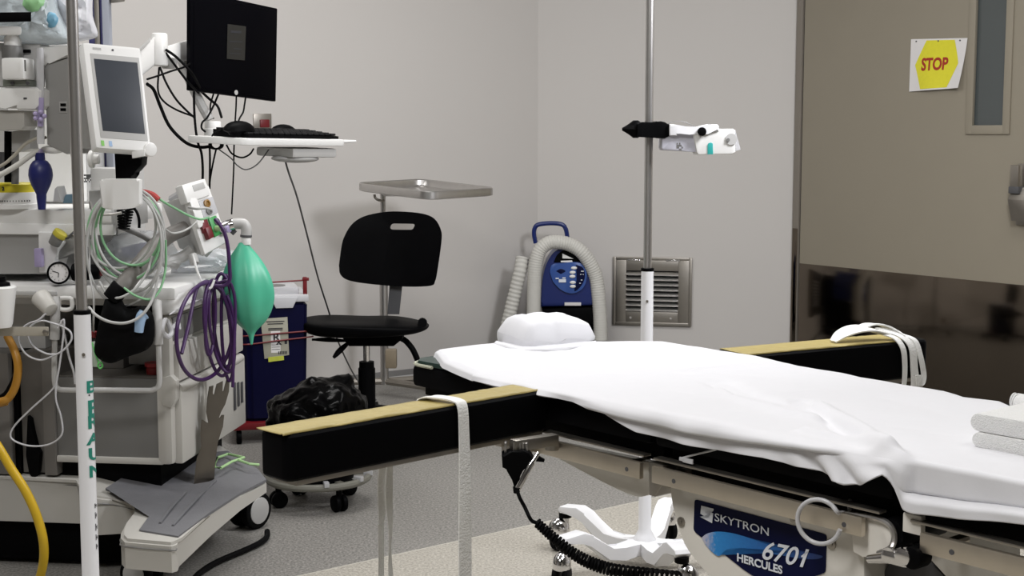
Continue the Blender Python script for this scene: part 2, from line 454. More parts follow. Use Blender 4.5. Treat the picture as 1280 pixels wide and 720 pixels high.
# vent grille on the chamfer wall
vc = (onpl(767, 321, K1, nc)+onpl(864, 407, K1, nc))/2
vw = (onpl(866, 321, K1, nc)-onpl(767, 321, K1, nc)).length; vh = onpl(815, 321, K1, nc).z-onpl(815, 406, K1, nc).z
def W(x, z, off): return vc+dc*x+Z*z+nc*off
vr = thing('vent_grille', 'stainless return air grille with louvres low on the back wall', 'vent', W(0, -vh/2, 0))
bm = new()
def frame(bm, w, h, t, off, dep, bev):
    for sx in (-1, 1): box(bm, W(sx*(w/2-t/2), 0, off), (t, dep, h), (dc, nc, Z), bev)
    for sz in (-1, 1): box(bm, W(0, sz*(h/2-t/2), off), (w-2*t+.002, dep, t), (dc, nc, Z), bev)
frame(bm, vw, vh, .016, .010, .02, .003); frame(bm, vw-.03, vh-.03, .055, .012, .012, .003)
obj('frame', bm, steeld_m, vr)
bm = new(); box(bm, W(0, 0, .004), (vw-.1, .004, vh-.1), (dc, nc, Z), 0); obj('dark_backing', bm, black_m, vr)
for i in range(8):
    bm = new(); zz = (i-3.5)*(vh-.14)/8
    a = R(38); yy = nc*math.cos(a)-Z*math.sin(a); zz2 = Z*math.cos(a)+nc*math.sin(a)
    box(bm, W(0, zz, .014), (vw-.135, .028, .004), (dc, yy, zz2), .001); obj('louvre', bm, louv_m, vr)
bm = new()
for x in (-.27, .24): cyl(bm, W(x*vw, -vh*.39, .018), W(x*vw, -vh*.39, .021), .006, n=10)
for x in (-.24, .26): box(bm, W(x*vw, vh*.455, .019), (.07, .004, .008), (dc, nc, Z), .002)
obj('fixing', bm, chrome_m, vr)
# red emergency outlet on left wall
oc = onpl(327.5, 151.5, K1, n1)
def W1(x, z, off): return oc+d1*x+Z*z+n1*off
r = thing('wall_outlet', 'small steel wall outlet plate with a red socket', 'outlet', W1(0, -.035, 0))
bm = new(); box(bm, W1(0, 0, .004), (.088, .008, .068), (d1, n1, Z), .003); obj('plate', bm, steeld_m, r)
bm = new(); box(bm, W1(.008, -.010, .010), (.046, .01, .036), (d1, n1, Z), .004); obj('socket', bm, red_m, r)

# ================================================================== OPERATING TABLE
A = onz(680, 545, .66)
ub = V((-math.sin(R(40)), math.cos(R(40)), 0)); vb = V((math.cos(R(40)), math.sin(R(40)), 0))
def B(s, t, z): return A+ub*s+vb*t+Z*z-Z*A.z
BA = (ub, vb, Z)
def bed_st(p): q = p-A; return q.dot(ub), q.dot(vb)
def nearp(px, py, t): p = onpl(px, py, A+vb*t, vb); return bed_st(p)[0], p.z     # pixel -> (s,z) on plane t
s_gap1 = nearp(819, 575, 0)[0]; s_gap2 = nearp(1122, 655, 0)[0]
BW = .53
table = thing('operating_table', 'operating table with black pads, steel side rails and a navy nameplate', 'operating table', B(-.6, .27, 0))
ZP = .742; ZB = .690
def bbox(name, s0, s1, ta, tb, z0, z1, m, bev=.004, par=None):
    bm = new(); box(bm, B((s0+s1)/2, (ta+tb)/2, (z0+z1)/2), (abs(s1-s0), tb-ta, z1-z0), BA, bev); return obj(name, bm, m, par or table)
hp = bbox('head_pad', .175, .452, .035, BW-.035, ZB-.005, ZP-.012, vinyl_m, .012)
bm = new(); prism(bm, [B(.455, .06, ZP-.011), B(.458, .075, ZP-.011), B(.458, BW-.06, ZP-.011), B(.22, BW-.04, ZP-.011), B(.22, .05, ZP-.011), B(.43, .036, ZP-.011)], Z*.010, .002)
gm = obj('gel_mat', bm, gelm, hp)
bm = new(); tube(bm, [B(.38, .034, ZP-.010), B(.436, .035, ZP-.010), B(.459, .062, ZP-.010), B(.461, .12, ZP-.010)], .0035, n=6); obj('edge_piping', bm, creamedge_m, gm)
bbox('back_pad', s_gap1+.004, .165, -.008, BW+.008, ZB, ZP, vinyl_m, .012)
bbox('seat_pad', s_gap2+.004, s_gap1-.004, -.008, BW+.008, ZB, ZP, vinyl_m, .012)
bbox('leg_pad', -1.36, s_gap2-.004, .018, BW-.02, ZB, ZP, vinyl_m, .012)
# frames under the pads
bbox('head_frame', .19, .44, .06, BW-.06, .665, ZB-.006, black_m)
bbox('back_frame', s_gap1+.01, .16, .03, BW-.03, .655, ZB-.001, black_m)
bbox('seat_frame', s_gap2+.01, s_gap1-.01, .03, BW-.03, .640, ZB-.001, black_m)
bbox('leg_frame', -1.34, s_gap2-.012, .03, BW-.03, .655, ZB-.001, black_m)
def rail(s0, s1, t, par):
    bm = new(); box(bm, B((s0+s1)/2, t, .647), (s1-s0, .010, .028), BA, .002)
    for s in (s0+.035, s1-.035): cyl(bm, B(s, t, .65), B(s, t+(.05 if t < .2 else -.05), .65), .008, n=10)
    o = obj('side_rail', bm, rail_m, par)
    bm = new()
    for s in (s0+.03, s1-.05): cyl(bm, B(s, t-.0055 if t < .2 else t+.0055, .645), B(s, t-.0045 if t < .2 else t+.0045, .645), .004, n=8)
    obj('rail_screw', bm, dgrey_m, o); return o
for t in (-.016, BW+.016):
    rail(s_gap1+.015, .10, t, table); rail(s_gap2+.045, s_gap1-.012, t, table); rail(-1.34, s_gap2-.05, t, table)
# long cushion ledge above rail: thin steel lip
for t in (-.006, BW+.006):
    bm = new()
    for s0, s1 in ((s_gap1+.012, .03), (s_gap2+.02, s_gap1-.01), (-1.34, s_gap2-.03)):
        box(bm, B((s0+s1)/2, t, .672), (s1-s0, .018, .004), BA, .001)
    obj('rail_lip', bm, steeld_m, table)
# side plate under back rail with rounded lower corner
def platepts(lst, t): return [B(*[(q := nearp(x, y, t))[0], t, q[1]]) for x, y in lst]
def bcurve(lst, sub=5): return [(p.x, p.y) for p in spline([V((x, y, 0)) for x, y in lst], sub)]
tp = .012
bm = new(); prism(bm, platepts([(686, 552)]+bcurve([(686, 566), (700, 574), (745, 598), (782, 616), (800, 621), (811, 618)])+[(811, 578)], tp), vb*.02, .002); obj('back_side_plate', bm, panel_m, table)
bm = new(); prism(bm, platepts([(812, 577), (811, 619), (818, 621), (829, 605), (829, 582)], -.016), vb*.05, .002); obj('hinge_block', bm, steeld_m, table)
# name-plate shroud
shp = [(836, 592)]+bcurve([(837, 604), (843, 640), (856, 680), (880, 712), (912, 745), (960, 772), (1030, 795), (1082, 800)], 5)+[(1080, 690), (1074, 655)]
bm = new(); prism(bm, platepts(shp, tp), vb*.42, .006); shroud = obj('side_shroud', bm, panel_m, table)
bm = new()
for x, y in ((852, 652), (993, 648), (1040, 680)):
    s, z = nearp(x, y, tp); cyl(bm, B(s, tp-.003, z), B(s, tp+.002, z), .008, n=14, bev=.001); cyl(bm, B(s, tp-.0045, z), B(s, tp-.002, z), .0035, n=8)
obj('shroud_bolt', bm, steeld_m, shroud)
lt = tp-.0015
lab = bcurve([(868, 627), (869, 625.2), (871, 624.8)], 3)+bcurve([(1027, 666.5), (1032, 669), (1033, 673)], 3)+bcurve([(1032, 708), (1031, 715), (1026, 718)], 3)+bcurve([(1008, 724), (975, 733), (938, 718), (905, 692), (880, 674), (868, 664), (867, 655)], 4)
bm = new(); prism(bm, platepts(lab, lt), vb*.0012, 0); label = obj('nameplate', bm, labnavy_m, shroud)
lt2 = lt-.0006
# blue brush stroke on the plate
sw = bcurve([(877, 672), (884, 667), (897, 664.5), (915, 666.5), (935, 672), (955, 679), (975, 685), (1005, 690), (1028, 695), (1020, 699), (1000, 698), (975, 694), (950, 690), (925, 685), (908, 687), (899, 695), (890, 690), (881, 680)], 4)
swm = bpy.data.materials.new('blue_brush_stroke'); swm.use_nodes = True
nt = swm.node_tree; bs = nt.nodes['Principled BSDF']; tc = nt.nodes.new('ShaderNodeTexCoord')
dp = nt.nodes.new('ShaderNodeVectorMath'); dp.operation = 'DOT_PRODUCT'; dp.inputs[1].default_value = -ub
nt.links.new(tc.outputs['Object'], dp.inputs[0])
s_a = -(B(nearp(877, 672, lt)[0], lt, 0)-WL[table]).dot(ub); s_b = -(B(nearp(1028, 695, lt)[0], lt, 0)-WL[table]).dot(ub)
mr = nt.nodes.new('ShaderNodeMapRange'); mr.inputs[1].default_value = s_a; mr.inputs[2].default_value = s_b; nt.links.new(dp.outputs['Value'], mr.inputs[0])
nz = nt.nodes.new('ShaderNodeTexNoise'); nz.inputs['Scale'].default_value = 180; nt.links.new(tc.outputs['Object'], nz.inputs['Vector'])
ad = nt.nodes.new('ShaderNodeMath'); ad.operation = 'MULTIPLY_ADD'; ad.inputs[1].default_value = .16; nt.links.new(nz.outputs['Fac'], ad.inputs[0]); nt.links.new(mr.outputs[0], ad.inputs[2])
cr = nt.nodes.new('ShaderNodeValToRGB'); e = cr.color_ramp.elements
e[0].position = .10; e[0].color = (.50, .50, .62, 1); e[1].position = .20; e[1].color = (.02, .24, .62, 1)
q = e.new(.55); q.color = (.012, .13, .42, 1); q = e.new(1.05 if False else .98); q.color = (.006, .03, .14, 1)
nt.links.new(ad.outputs[0], cr.inputs[0]); nt.links.new(cr.outputs[0], bs.inputs['Base Color']); bs.inputs['Roughness'].default_value = .4
bm = new(); prism(bm, platepts(sw, lt2), vb*.0005); obj('brush_stroke', bm, swm, label)
lt3 = lt-.0012
def platefn(x0, y0, x1, y1, t, tilt=0):
    s0, z0 = nearp(x0, y0, t); s1, z1 = nearp(x1, y1, t)
    dx = (s0-s1); dz = (z1-z0)/abs(dx)
    return lambda x, y, z: B(s0-x, t-z, z0+y+x*dz), abs(dx)
# widths: fit every word to its measured length
def fitted(bm, word, p0, p1, cap_px, bold, shear, t, spacing=1.):
    fn, L = platefn(*p0, *p1, t)
    tb = new(); text(tb, word, lambda x, y, z: V((x, y, z)), 1., bold, shear, spacing=spacing)
    xs = [v.co.x for v in tb.verts]; ys = [v.co.y for v in tb.verts]; x0, x1 = min(xs), max(xs); y0, y1 = min(ys), max(ys); tb.free()
    Yd = B(nearp(*p0, t)[0], t, 0).y; cap = cap_px*Yd/F
    text(bm, word, lambda x, y, z: fn((x-x0)/(x1-x0)*L, (y-y0)/(y1-y0)*cap, z), 1., bold, shear, spacing=spacing, depth=.0005)
bm = new(); fitted(bm, 'SKYTRON', (893.5, 651), (961, 670), 10.3, .0, 0, lt3); obj('maker_lettering', bm, labwhite_m, label)
bm = new(); fitted(bm, '6701', (953, 699), (1011, 711), 25, .012, .35, lt3)
prism(bm, platepts([(1009.5, 688.5), (1010.5, 690.5), (1002.5, 697), (1001.5, 695)], lt3), vb*-.0005); obj('model_number', bm, labwhite_m, label)
bm = new(); fitted(bm, 'HERCULES', (921.5, 701.5), (978, 718), 10.8, .028, 0, lt3); obj('model_lettering', bm, labwhite_m, label)
bm = new()
sq = [(876.5, 632), (892, 636), (890, 654), (875, 646)]
def sqp(u, v):
    a = V((*sq[0], 0)).lerp(V((*sq[1], 0)), u); b = V((*sq[3], 0)).lerp(V((*sq[2], 0)), u); c = a.lerp(b, v); return (c.x, c.y)
up = [(0, 0), (1, 0), (.98, .16), (.62, .22), (.36, .44), (.62, .60), (.52, .74), (.25, .76), (.0, .72)]
lo = [(1, .32), (1, 1), (.0, 1), (.40, .92), (.72, .74), (.78, .56), (.56, .42), (.74, .32)]
for poly in (up, lo): prism(bm, platepts([sqp(*q) for q in poly], lt3), vb*.0005)
obj('square_emblem', bm, labwhite_m, label)
# hinge link plate and leg actuator at the right
s_l, z_l = nearp(1093, 668, -.02)
bm = new(); lk = bcurve([(1062, 645), (1095, 650), (1112, 658), (1118, 672), (1113, 686), (1098, 692), (1078, 697)], 4)+[(1066, 690)]
prism(bm, platepts(lk, -.004), vb*.014, .003); obj('hinge_plate', bm, panel_m, table)
bm = new(); tube(bm, platepts([(1058, 642), (1095, 648), (1112, 656), (1118, 671), (1113, 685), (1098, 692)], -.006), .0045, n=8); obj('hinge_rim', bm, steel_m, table)
s, z = nearp(1123, 664, .02); bm = new(); cyl(bm, B(s, -.0, z), B(s, .12, z), .022, n=20, bev=.003); obj('hinge_barrel', bm, black_m, table)
s, z = nearp(1140, 655, -.01); bm = new(); box(bm, B(s, -.005, z), (.03, .012, .028), BA, .003); obj('rail_block', bm, panel_m, table)
lv = nearp(1086, 699, -.02); l2 = nearp(1148, 692, -.02)
bm = new(); cyl(bm, B(lv[0], -.02, lv[1]), B(nearp(1110, 697, -.02)[0], -.02, nearp(1110, 697, -.02)[1]), .006, .009, n=12)
s0, z0 = nearp(1122, 697, -.02); box(bm, B(s0, -.02, z0), (.045, .02, .02), BA, .007); s1, z1 = nearp(1134, 694, -.02); cyl(bm, B(s1, -.034, z1), B(s1, -.006, z1), .013, n=16, bev=.003)
lev = obj('locking_lever', bm, chrome_m, table)
bm = new(); cyl(bm, B(s1-.012, -.03, z1), B(s1-.012, .0, z1), .016, n=16, bev=.003); obj('lever_knob', bm, black_m, lev)
bm = new(); prism(bm, platepts([(1132, 676), (1146, 682), (1181, 722), (1220, 780), (1090, 780), (1098, 722)], .06), vb*.03, .003); obj('support_bracket', bm, dgrey_m, table)
bm = new(); prism(bm, platepts([(1150, 686), (1215, 702), (1330, 730), (1400, 800), (1230, 760), (1183, 722)], .03), vb*.02, .003); obj('leg_side_plate', bm, panel_m, table)
# pedestal
bm = new(); box(bm, B(-.50, .27, .36), (.40, .24, .56), BA, .02); obj('column', bm, panel_m, table)
bm = new(); box(bm, B(-.55, .27, .07), (.80, .42, .13), BA, .03); obj('pedestal_base', bm, panel_m, table)
for s in (-.86, -.24):
    for t in (.12, .42):
        bm = new(); cyl(bm, B(s, t-.02, .025), B(s, t+.02, .025), .025, n=16, bev=.003); obj('caster', bm, black_m, table)
# small pale buckle cord hanging over the seat pad
bm = new(); tube(bm, [B(nearp(895, 562, -.011)[0], -.011, nearp(895, 562, -.011)[1]), B(nearp(870, 568, -.011)[0], -.011, nearp(870, 568, -.011)[1]), B(nearp(851, 573, -.011)[0], -.011, nearp(851, 573, -.011)[1])], .0018, n=6)
s, z = nearp(860, 576, -.012); box(bm, B(s, -.012, z), (.022, .003, .008), BA, .001); s, z = nearp(853, 574, -.012); box(bm, B(s, -.012, z), (.012, .003, .006), BA, .001)
obj('pad_strap', bm, milky_m, table)

# ================================================================== SHEET
ZS = .749
near_px = [(552, 441), (562, 453), (580, 461), (600, 469)]
far_px = [(615, 430.5), (745, 414.5), (870, 430), (940, 447), (1000, 461), (1060, 472), (1130, 485.5), (1180, 492.5), (1205, 501.5), (1250, 506.5), (1280, 519), (1330, 536)]
hem_px = [(600, 470), (625, 476), (680, 484), (700, 491), (725, 504), (755, 515.5), (775, 527), (800, 541), (840, 552), (890, 563), (960, 573), (1010, 586), (1045, 598.5), (1062, 607), (1080, 607), (1098, 600), (1110, 594), (1116, 605), (1123, 622), (1130, 637), (1145, 643), (1200, 650), (1280, 657), (1330, 668), (1420, 690)]
NT = sorted(bed_st(onz(x, y, ZS)) for x, y in near_px)
FT = sorted(bed_st(onz(x, y, ZS)) for x, y in far_px)
HM = sorted(nearp(x, y, -.016) for x, y in hem_px)
LIP = sorted((nearp(x, y, -.016)[0], max(.002, ZS-nearp(x, y, -.016)[1])) for x, y in ((735, 506), (765, 515), (800, 524), (860, 538), (900, 546), (960, 553), (1010, 560), (1060, 568)))
def interp(L, s):
    if s <= L[0][0]: return L[0][1]
    for a, b in zip(L, L[1:]):
        if s <= b[0]: return a[1]+(b[1]-a[1])*(s-a[0])/max(1e-6, b[0]-a[0])
    return L[-1][1]
s_foot = nearp(1128, 640, -.016)[0]; S1 = max(x[0] for x in NT)+.006; S0 = -1.37
def creases(s, t):
    h = 0
    for pts, w, a in CRS:
        best = 9
        for p, q in zip(pts, pts[1:]):
            d = q-p; k = max(0, min(1, (V((s, t))-p).dot(d)/d.dot(d))); best = min(best, (p+d*k-V((s, t))).length)
        h += a*math.exp(-(best/w)**2)
    return h
def cp(l): return [V(bed_st(onz(x, y, ZS))) for x, y in l]
CRS = [(cp([(900, 482), (930, 498), (965, 507), (990, 512)]), .024, -.014), (cp([(905, 492), (940, 510), (985, 522), (1020, 528)]), .016, .009),
       (cp([(1000, 505), (1030, 522), (1050, 540), (1062, 552)]), .015, -.014), (cp([(1020, 512), (1050, 530), (1085, 552), (1110, 570)]), .016, .016),
       (cp([(860, 470), (960, 460)]), .02, .004), (cp([(1010, 545), (1080, 560), (1125, 577)]), .014, .009), (cp([(640, 455), (700, 470)]), .03, .003)]
def zs(s, t):
    n = noise.noise(V((s*6, t*6, 0)))*.0035+noise.noise(V((s*16, t*14, 3)))*.0012
    return max(ZS-.003+.3*abs(n), ZS+.003+abs(n)*.8+creases(s, t))
bm = new(); NI, NJ, ND = 400, 110, 32; rows = []
for i in range(NI+1):
    s = S0+(S1-S0)*i/NI; tn = interp(NT, s) if s > NT[0][0] else -.012; tn = max(tn, -.012)
    if s < -.6: tn = -.012+.014*min(1, (-.6-s)/.3)
    tf = max(min(interp(FT, s), BW+.012), tn+.012); hz = interp(HM, s); row = []
    flat = s > NT[0][0]
    row.append(B(s, tf+.012, ZS-.03)); row.append(B(s, tf+.010, ZS-.012))
    for k in range(NJ+1):
        f = k/NJ; t = tf+(tn-tf)*f; row.append(B(s, t, zs(s, t) if 0 < k else ZS+.001))
    drop = (ZS-hz) if not flat else .013
    if s > .22: drop = min(drop, .022)
    drop = max(drop, .010)
    fold = math.exp(-((s-nearp(1065, 590, 0)[0])/.07)**2)
    lip = interp(LIP, s); lw = max(0, min(1, (s-LIP[0][0])/.06))*max(0, min(1, (LIP[-1][0]-s)/.05))
    foot = max(0, min(1, (s_foot-s)/.012))
    for k in range(1, ND+1):
        f = k/ND; zz = drop*f
        soft = -.006*math.sin(min(1, f*3)*PI/2)-.003-.006*f
        e = max(0, min(1, (zz-lip)/.004)); e = e*e*(3-2*e)
        lipo = -.013*math.sin(min(1, zz/max(lip, .004)*1.15+.1)*PI/2)*(1-e)+(-.002-.05*max(0, zz-lip))*e
        out = soft*(1-lw)+lipo*lw
        fo = -.0015-.016*max(0, min(1, (f-.67)/.10))+.010*math.exp(-((f-.65)/.035)**2)
        out = out*(1-foot)+fo*foot
        wv = (.006*f*math.sin(s*38+1.3*math.sin(s*17))+.011*fold*f*math.sin(s*95+f*5))*(1-foot)+foot*.0018*f*math.sin(s*70+f*3)
        row.append(B(s, tn+out+(wv if not flat else 0)-.004*(0 if flat else 1-foot), ZS-zz+.002))
    rows.append([bm.verts.new(p) for p in row])
for a, b in zip(rows, rows[1:]):
    for k in range(len(a)-1): bm.faces.new([a[k], a[k+1], b[k+1], b[k]])
sheet = obj('bed_sheet', bm, sheet_m, None, 70)
sheet['label'] = 'rumpled white sheet draped over the pads of the operating table'; sheet['category'] = 'sheet'
sm = sheet.modifiers.new('thickness', 'SOLIDIFY'); sm.thickness = .003; sm.offset = 1
# pillow: low folded pad in a white slip
bm = new(); pF, pL, pR = onz(657, 437.5, ZS), onz(617, 428.5, ZS), onz(749, 429, ZS); pc = (pL+pR)/2; pc.z = 0; pu_ = (pL-pF)*.5; pv_ = (pR-pF)*.5
def pil(co):
    return 1
t = bmesh.new(); bmesh.ops.create_cube(t, size=2); bmesh.ops.subdivide_edges(t, edges=t.edges[:], cuts=14, use_grid_fill=True)
for v in t.verts:
    x, y, z = v.co
    e = max(0, 1-abs(x)**5)**.35*max(0, 1-abs(y)**5)**.35
    zz = (.5+.5*z) if z > -1 else 0
    top = .020+.040*e**1.2+.006*noise.noise(V((x*2, y*2, 1)))-.010*max(0, -x)-.008*max(0, y)
    if z > -.99: h = (z+1)/2*top
    else: h = 0
    k = 1-.16*(h/.06)**2+.03*math.sin(h*60)
    crease = -.006*math.exp(-((y+.35+.2*x)/.10)**2)*(1 if z > .8 else .5)
    rr = .06*(1-min(1, (1-abs(x))*4))*(1-min(1, (1-abs(y))*4))
    v.co = pc+pu_*(x*(k-rr*2))+pv_*(y*(k-rr*2))+Z*(ZS+.006+h+crease)
merge(bm, t)
pl = thing('pillow', 'flat white pillow in a cotton slip at the head of the table', 'pillow', pc+Z*(ZS+.004))
obj('cushion', bm, sheet_m, pl, 60)
bm = new()   # loose hem of the slip along the lower front edge
P = spline([onz(x, y, ZS+z) for x, y, z in ((621, 429, .006), (636, 433, .008), (654, 437.5, .004), (672, 437, .009), (705, 434, .010), (744, 429, .006))], 8)
rows = [[bm.verts.new(p+Z*.004), bm.verts.new(p-(ub*.006 if i > 24 else vb*.006)+Z*.0), bm.verts.new(p-(ub*.012 if i > 24 else vb*.010)-Z*.006+Z*.003*math.sin(i*.8))] for i, p in enumerate(P)]
for a, b in zip(rows, rows[1:]):
    for k in range(2): bm.faces.new([a[k], a[k+1], b[k+1], b[k]])
o = obj('slip_hem', bm, sheet_m, pl, 60); m_ = o.modifiers.new('t', 'SOLIDIFY'); m_.thickness = .002
# folded towels and a rolled cloth near the foot
def towel(name, c, sx, sy, h, label, grp):
    r = new(); nfold = 1
    for k in range(nfold):
        prof = []
        for a in range(9): an = PI/2+PI*a/8; prof.append((-sx/2+h/2+math.cos(an)*h/2, h/2+math.sin(an)*h/2))
        prof += [(sx/2, 0.0), (sx/2, h)]
        pts = [c-ub*x*1.0+vb*(-sy/2)+Z*(z+k*h/2*1.02) for x, z in prof]
        prism(r, pts, vb*sy, .003)
    o = solo(name, r, towel_m, label, 'towel', grp, 50); return o
tc0 = onz(1209, 560, ZS+.005); q = bed_st(tc0)
tz = ZS+.006
towel('folded_towel', B(q[0]-.15, q[1]+.12, tz), .30, .22, .022, 'folded white towel lying directly on the sheet, lower of two', 'folded towels at the foot')
towel('folded_towel', B(q[0]-.145, q[1]+.12, tz+.0225), .30, .215, .026, 'folded white towel on top of the other towel', 'folded towels at the foot')
bm = new(); rc = onz(1268, 514, ZS+.004)
def roll(c, L, r):
    cyl(bm, c, c+(-ub*L), r, n=18, bev=.004)
    P = [c+ub*.0015+vb*(math.cos(a)*r*k)+Z*(math.sin(a)*r*k) for k, a in ((1-.04*i, i*.6) for i in range(22))]
    tube(bm, P, .0018, n=5, sub=2)
rz = ZS+.020
roll(V((rc.x, rc.y, rz)), .16, .014); solo('rolled_cloth', bm, towel_m, 'small rolled white cloth beside the sheet edge behind the towels', 'cloth', 'rolled cloths at the foot')
bm = new(); roll(V((rc.x, rc.y, rz))+vb*-.028-ub*.02+Z*.002, .16, .016); solo('rolled_cloth', bm, towel_m, 'larger rolled white cloth nearest the folded towels', 'cloth', 'rolled cloths at the foot')

# ================================================================== ARM BOARDS
def arm_board(tipn, basen, zt, w, th, label, g0, goldw):
    """tipn/basen: near top edge, tip and base points; w: width vector direction away from the camera"""
    d = (basen-tipn); L = d.length; d.normalize(); wv = V((-d.y, d.x, 0)); 
    if wv.y < 0: wv = -wv
    def Q(l, a, z): return tipn+d*l+wv*a+Z*(z-tipn.z)
    r = thing('arm_board', label, 'arm board', Q(L, w/2, zt-th-.05), 'arm boards of the table')
    tip = [(L, 0), (L, w)]+[(w*.16-w*.16*math.sin(a)*1+0, w-w*.16+w*.16*math.cos(a)) for a in (0, .4, .8, 1.2, PI/2)]+[(w*.22-w*.22*math.cos(a), w*.22-w*.22*math.sin(a)) for a in (0, .4, .8, 1.2, PI/2)]
    bm = new(); prism(bm, [Q(l, a, zt-th) for l, a in tip], Z*th, .010, 3); pad = obj('pad', bm, vinyl_m, r)
    bm = new(); prism(bm, [Q(max(.02, l), min(max(a, .008), w-.008), zt-th-.008) for l, a in tip], Z*.008, .001); obj('board_plate', bm, steeld_m, r)
    bm = new(); rows = []
    nL = 60
    for i in range(nL+1):
        l = g0+(L-.006-g0)*i/nL; row = []
        for k in range(9):
            a = .006+(goldw-.004)*k/8
            zz = zt+.0015+.0012*abs(noise.noise(V((l*40, a*60, 0))))
            if k == 0: zz = zt+.0008; a = .0045+.0015*noise.noise(V((l*25, 5, 0)))
            elif k == 1: zz = zt+.0035+.0015*noise.noise(V((l*22, 2, 0))); a = .0075
            elif k == 2: a = .0125; zz = zt+.002
            row.append(bm.verts.new(Q(l, a, zz)))
        rows.append(row)
    for a, b in zip(rows, rows[1:]):
        for k in range(8): bm.faces.new([a[k], a[k+1], b[k+1], b[k]])
    o = obj('yellow_foam_sheet', bm, gold_m, r, 50); o.modifiers.new('t', 'SOLIDIFY').thickness = .0015
    return r, Q, L, pad
tipn = onz(359, 545, .748); basen = onz(688, 487, .748); basen = basen+(basen-tipn).normalized()*(-.012)
near_board, QN, LN, padN = arm_board(tipn, basen, .748, .076, .074, 'arm board reaching left toward the camera with a yellow foam strip', -.004, .074)
tipf = onz(1164, 424, .748); basef = onz(938, 445, .748); basef = onz(934, 445, .748)
bs_ = bed_st(basef)
d_ = (tipf-basef).normalized(); basef = basef+d_*max(0, (BW+.026-bs_[1]))
far_board, QF, LF, padF = arm_board(tipf, basef, .748, .105, .084, 'arm board on the far side pointing at the door with a yellow foam strip', .040, .10)
# clamp, swivel and release lever of near board
bm = new(); box(bm, B(.04, -.030, .643), (.07, .016, .045), BA, .003); box(bm, B(.05, -.052, .655), (.045, .05, .02), BA, .003)
c1 = at(668, 553, 2.36); box(bm, c1, (.09, .02, .02), (d1, n1, Z), .003); cyl(bm, at(690, 545, 2.44), at(690, 562, 2.44), .012, n=12)
obj('rail_clamp', bm, steeld_m, near_board)
Yk = 2.34
bm = new(); prism(bm, [at(x, y, Yk-.02) for x, y in ((627, 569), (640, 565), (655, 563), (662, 567), (667, 574), (658, 585), (651, 586), (649, 605), (644, 614), (640, 600), (637, 588), (628, 585))], V((0, .035, 0)), .004); prism(bm, [at(x, y, Yk) for x, y in ((670, 577), (674, 571), (681, 575), (680, 578))], V((0, .01, 0)), .001)
kn = obj('clamp_handle', bm, black_m, near_board)
bm = new()
for x in (632, 643, 650, 654, 658): box(bm, at(x, 559, Yk), (.004, .02, .018), AX, .001)
obj('clamp_teeth', bm, steel_m, kn)
bm = new(); p0, p1, p2 = at(673, 566, Yk-.01), at(665, 578, Yk-.02), at(647, 612, Yk-.03); cyl(bm, p0, p1, .0038, n=12); cyl(bm, p1, p2, .0055, n=14, bev=.001); lv = obj('release_lever', bm, chrome_m, near_board)
bm = new(); cyl(bm, p2+V((-.001, 0, .004)), p2+V((-.002, 0, -.006)), .007, .005, n=12); obj('lever_tip', bm, black_m, lv)
bm = new(); box(bm, B(-.02, BW+.05, .648), (.06, .05, .03), BA, .003); box(bm, QF(LF-.05, .05, .652), (.06, .05, .026), BA, .003); obj('rail_clamp', bm, steeld_m, far_board)
# ties on the boards
bm = new(); Yt = None
l1 = 0.0
def near_l(px): # length along near board for a pixel column on the near top edge
    p = onpl(px, 505, tipn, V((-(basen-tipn).y, (basen-tipn).x, 0)).normalized()); return (p-tipn).dot((basen-tipn).normalized())
lt_ = near_l(575); ld = (basen-tipn).normalized()
P = [QN(lt_-.02, .082, .700), QN(lt_-.016, .079, .742), QN(lt_-.012, .070, .7535), QN(lt_-.005, .04, .756), QN(lt_, .008, .7545), QN(lt_+.001, -.004, .745), QN(lt_+.002, -.0065, .70), QN(lt_+.002, -.008, .62), QN(lt_+.001, -.009, .54), QN(lt_, -.010, .47), QN(lt_, -.010, .40)]
ribbon(bm, P, ld*.027, .0022, 6, wf=lambda f: .92+.12*math.sin(f*9)); 
solo('cotton_tie', bm, tie_m, 'long white cotton tie hanging down over the near face of the closer arm board', 'tie', 'cotton ties on the arm boards', 60)
bm = new(); lA = near_l(511)
P = [QN(lA, .066, .68), QN(lA, .067, .669), QN(lA+.001, .074, .62), QN(lA+.002, .075, .575), QN(lA+.001, .076, .55)]
ribbon(bm, P[1:], ld*.016, .0015, 6, wf=lambda f: 1-.45*max(0, f-.6)/.4); P2 = [q+ld*.0 for q in (QN(lA, .076, .552), QN(lA+.001, .077, .52), QN(lA, .077, .44))]
ribbon(bm, P2, ld*.011, .0015, 4)
solo('cotton_tie', bm, tie_m, 'broad white tie end dangling below the closer arm board, left of the pair', 'tie', 'cotton ties on the arm boards', 60)
bm = new(); lB = near_l(519)
ribbon(bm, [QN(lB, .066, .669), QN(lB, .070, .60), QN(lB+.004, .072, .54), QN(lB+.002, .072, .50), QN(lB+.004, .072, .44)], ld*.009, .0015, 6, wf=lambda f: 1+.5*math.sin(f*7))
solo('cotton_tie', bm, tie_m, 'narrow white tie end dangling below the closer arm board, right of the pair', 'tie', 'cotton ties on the arm boards', 60)
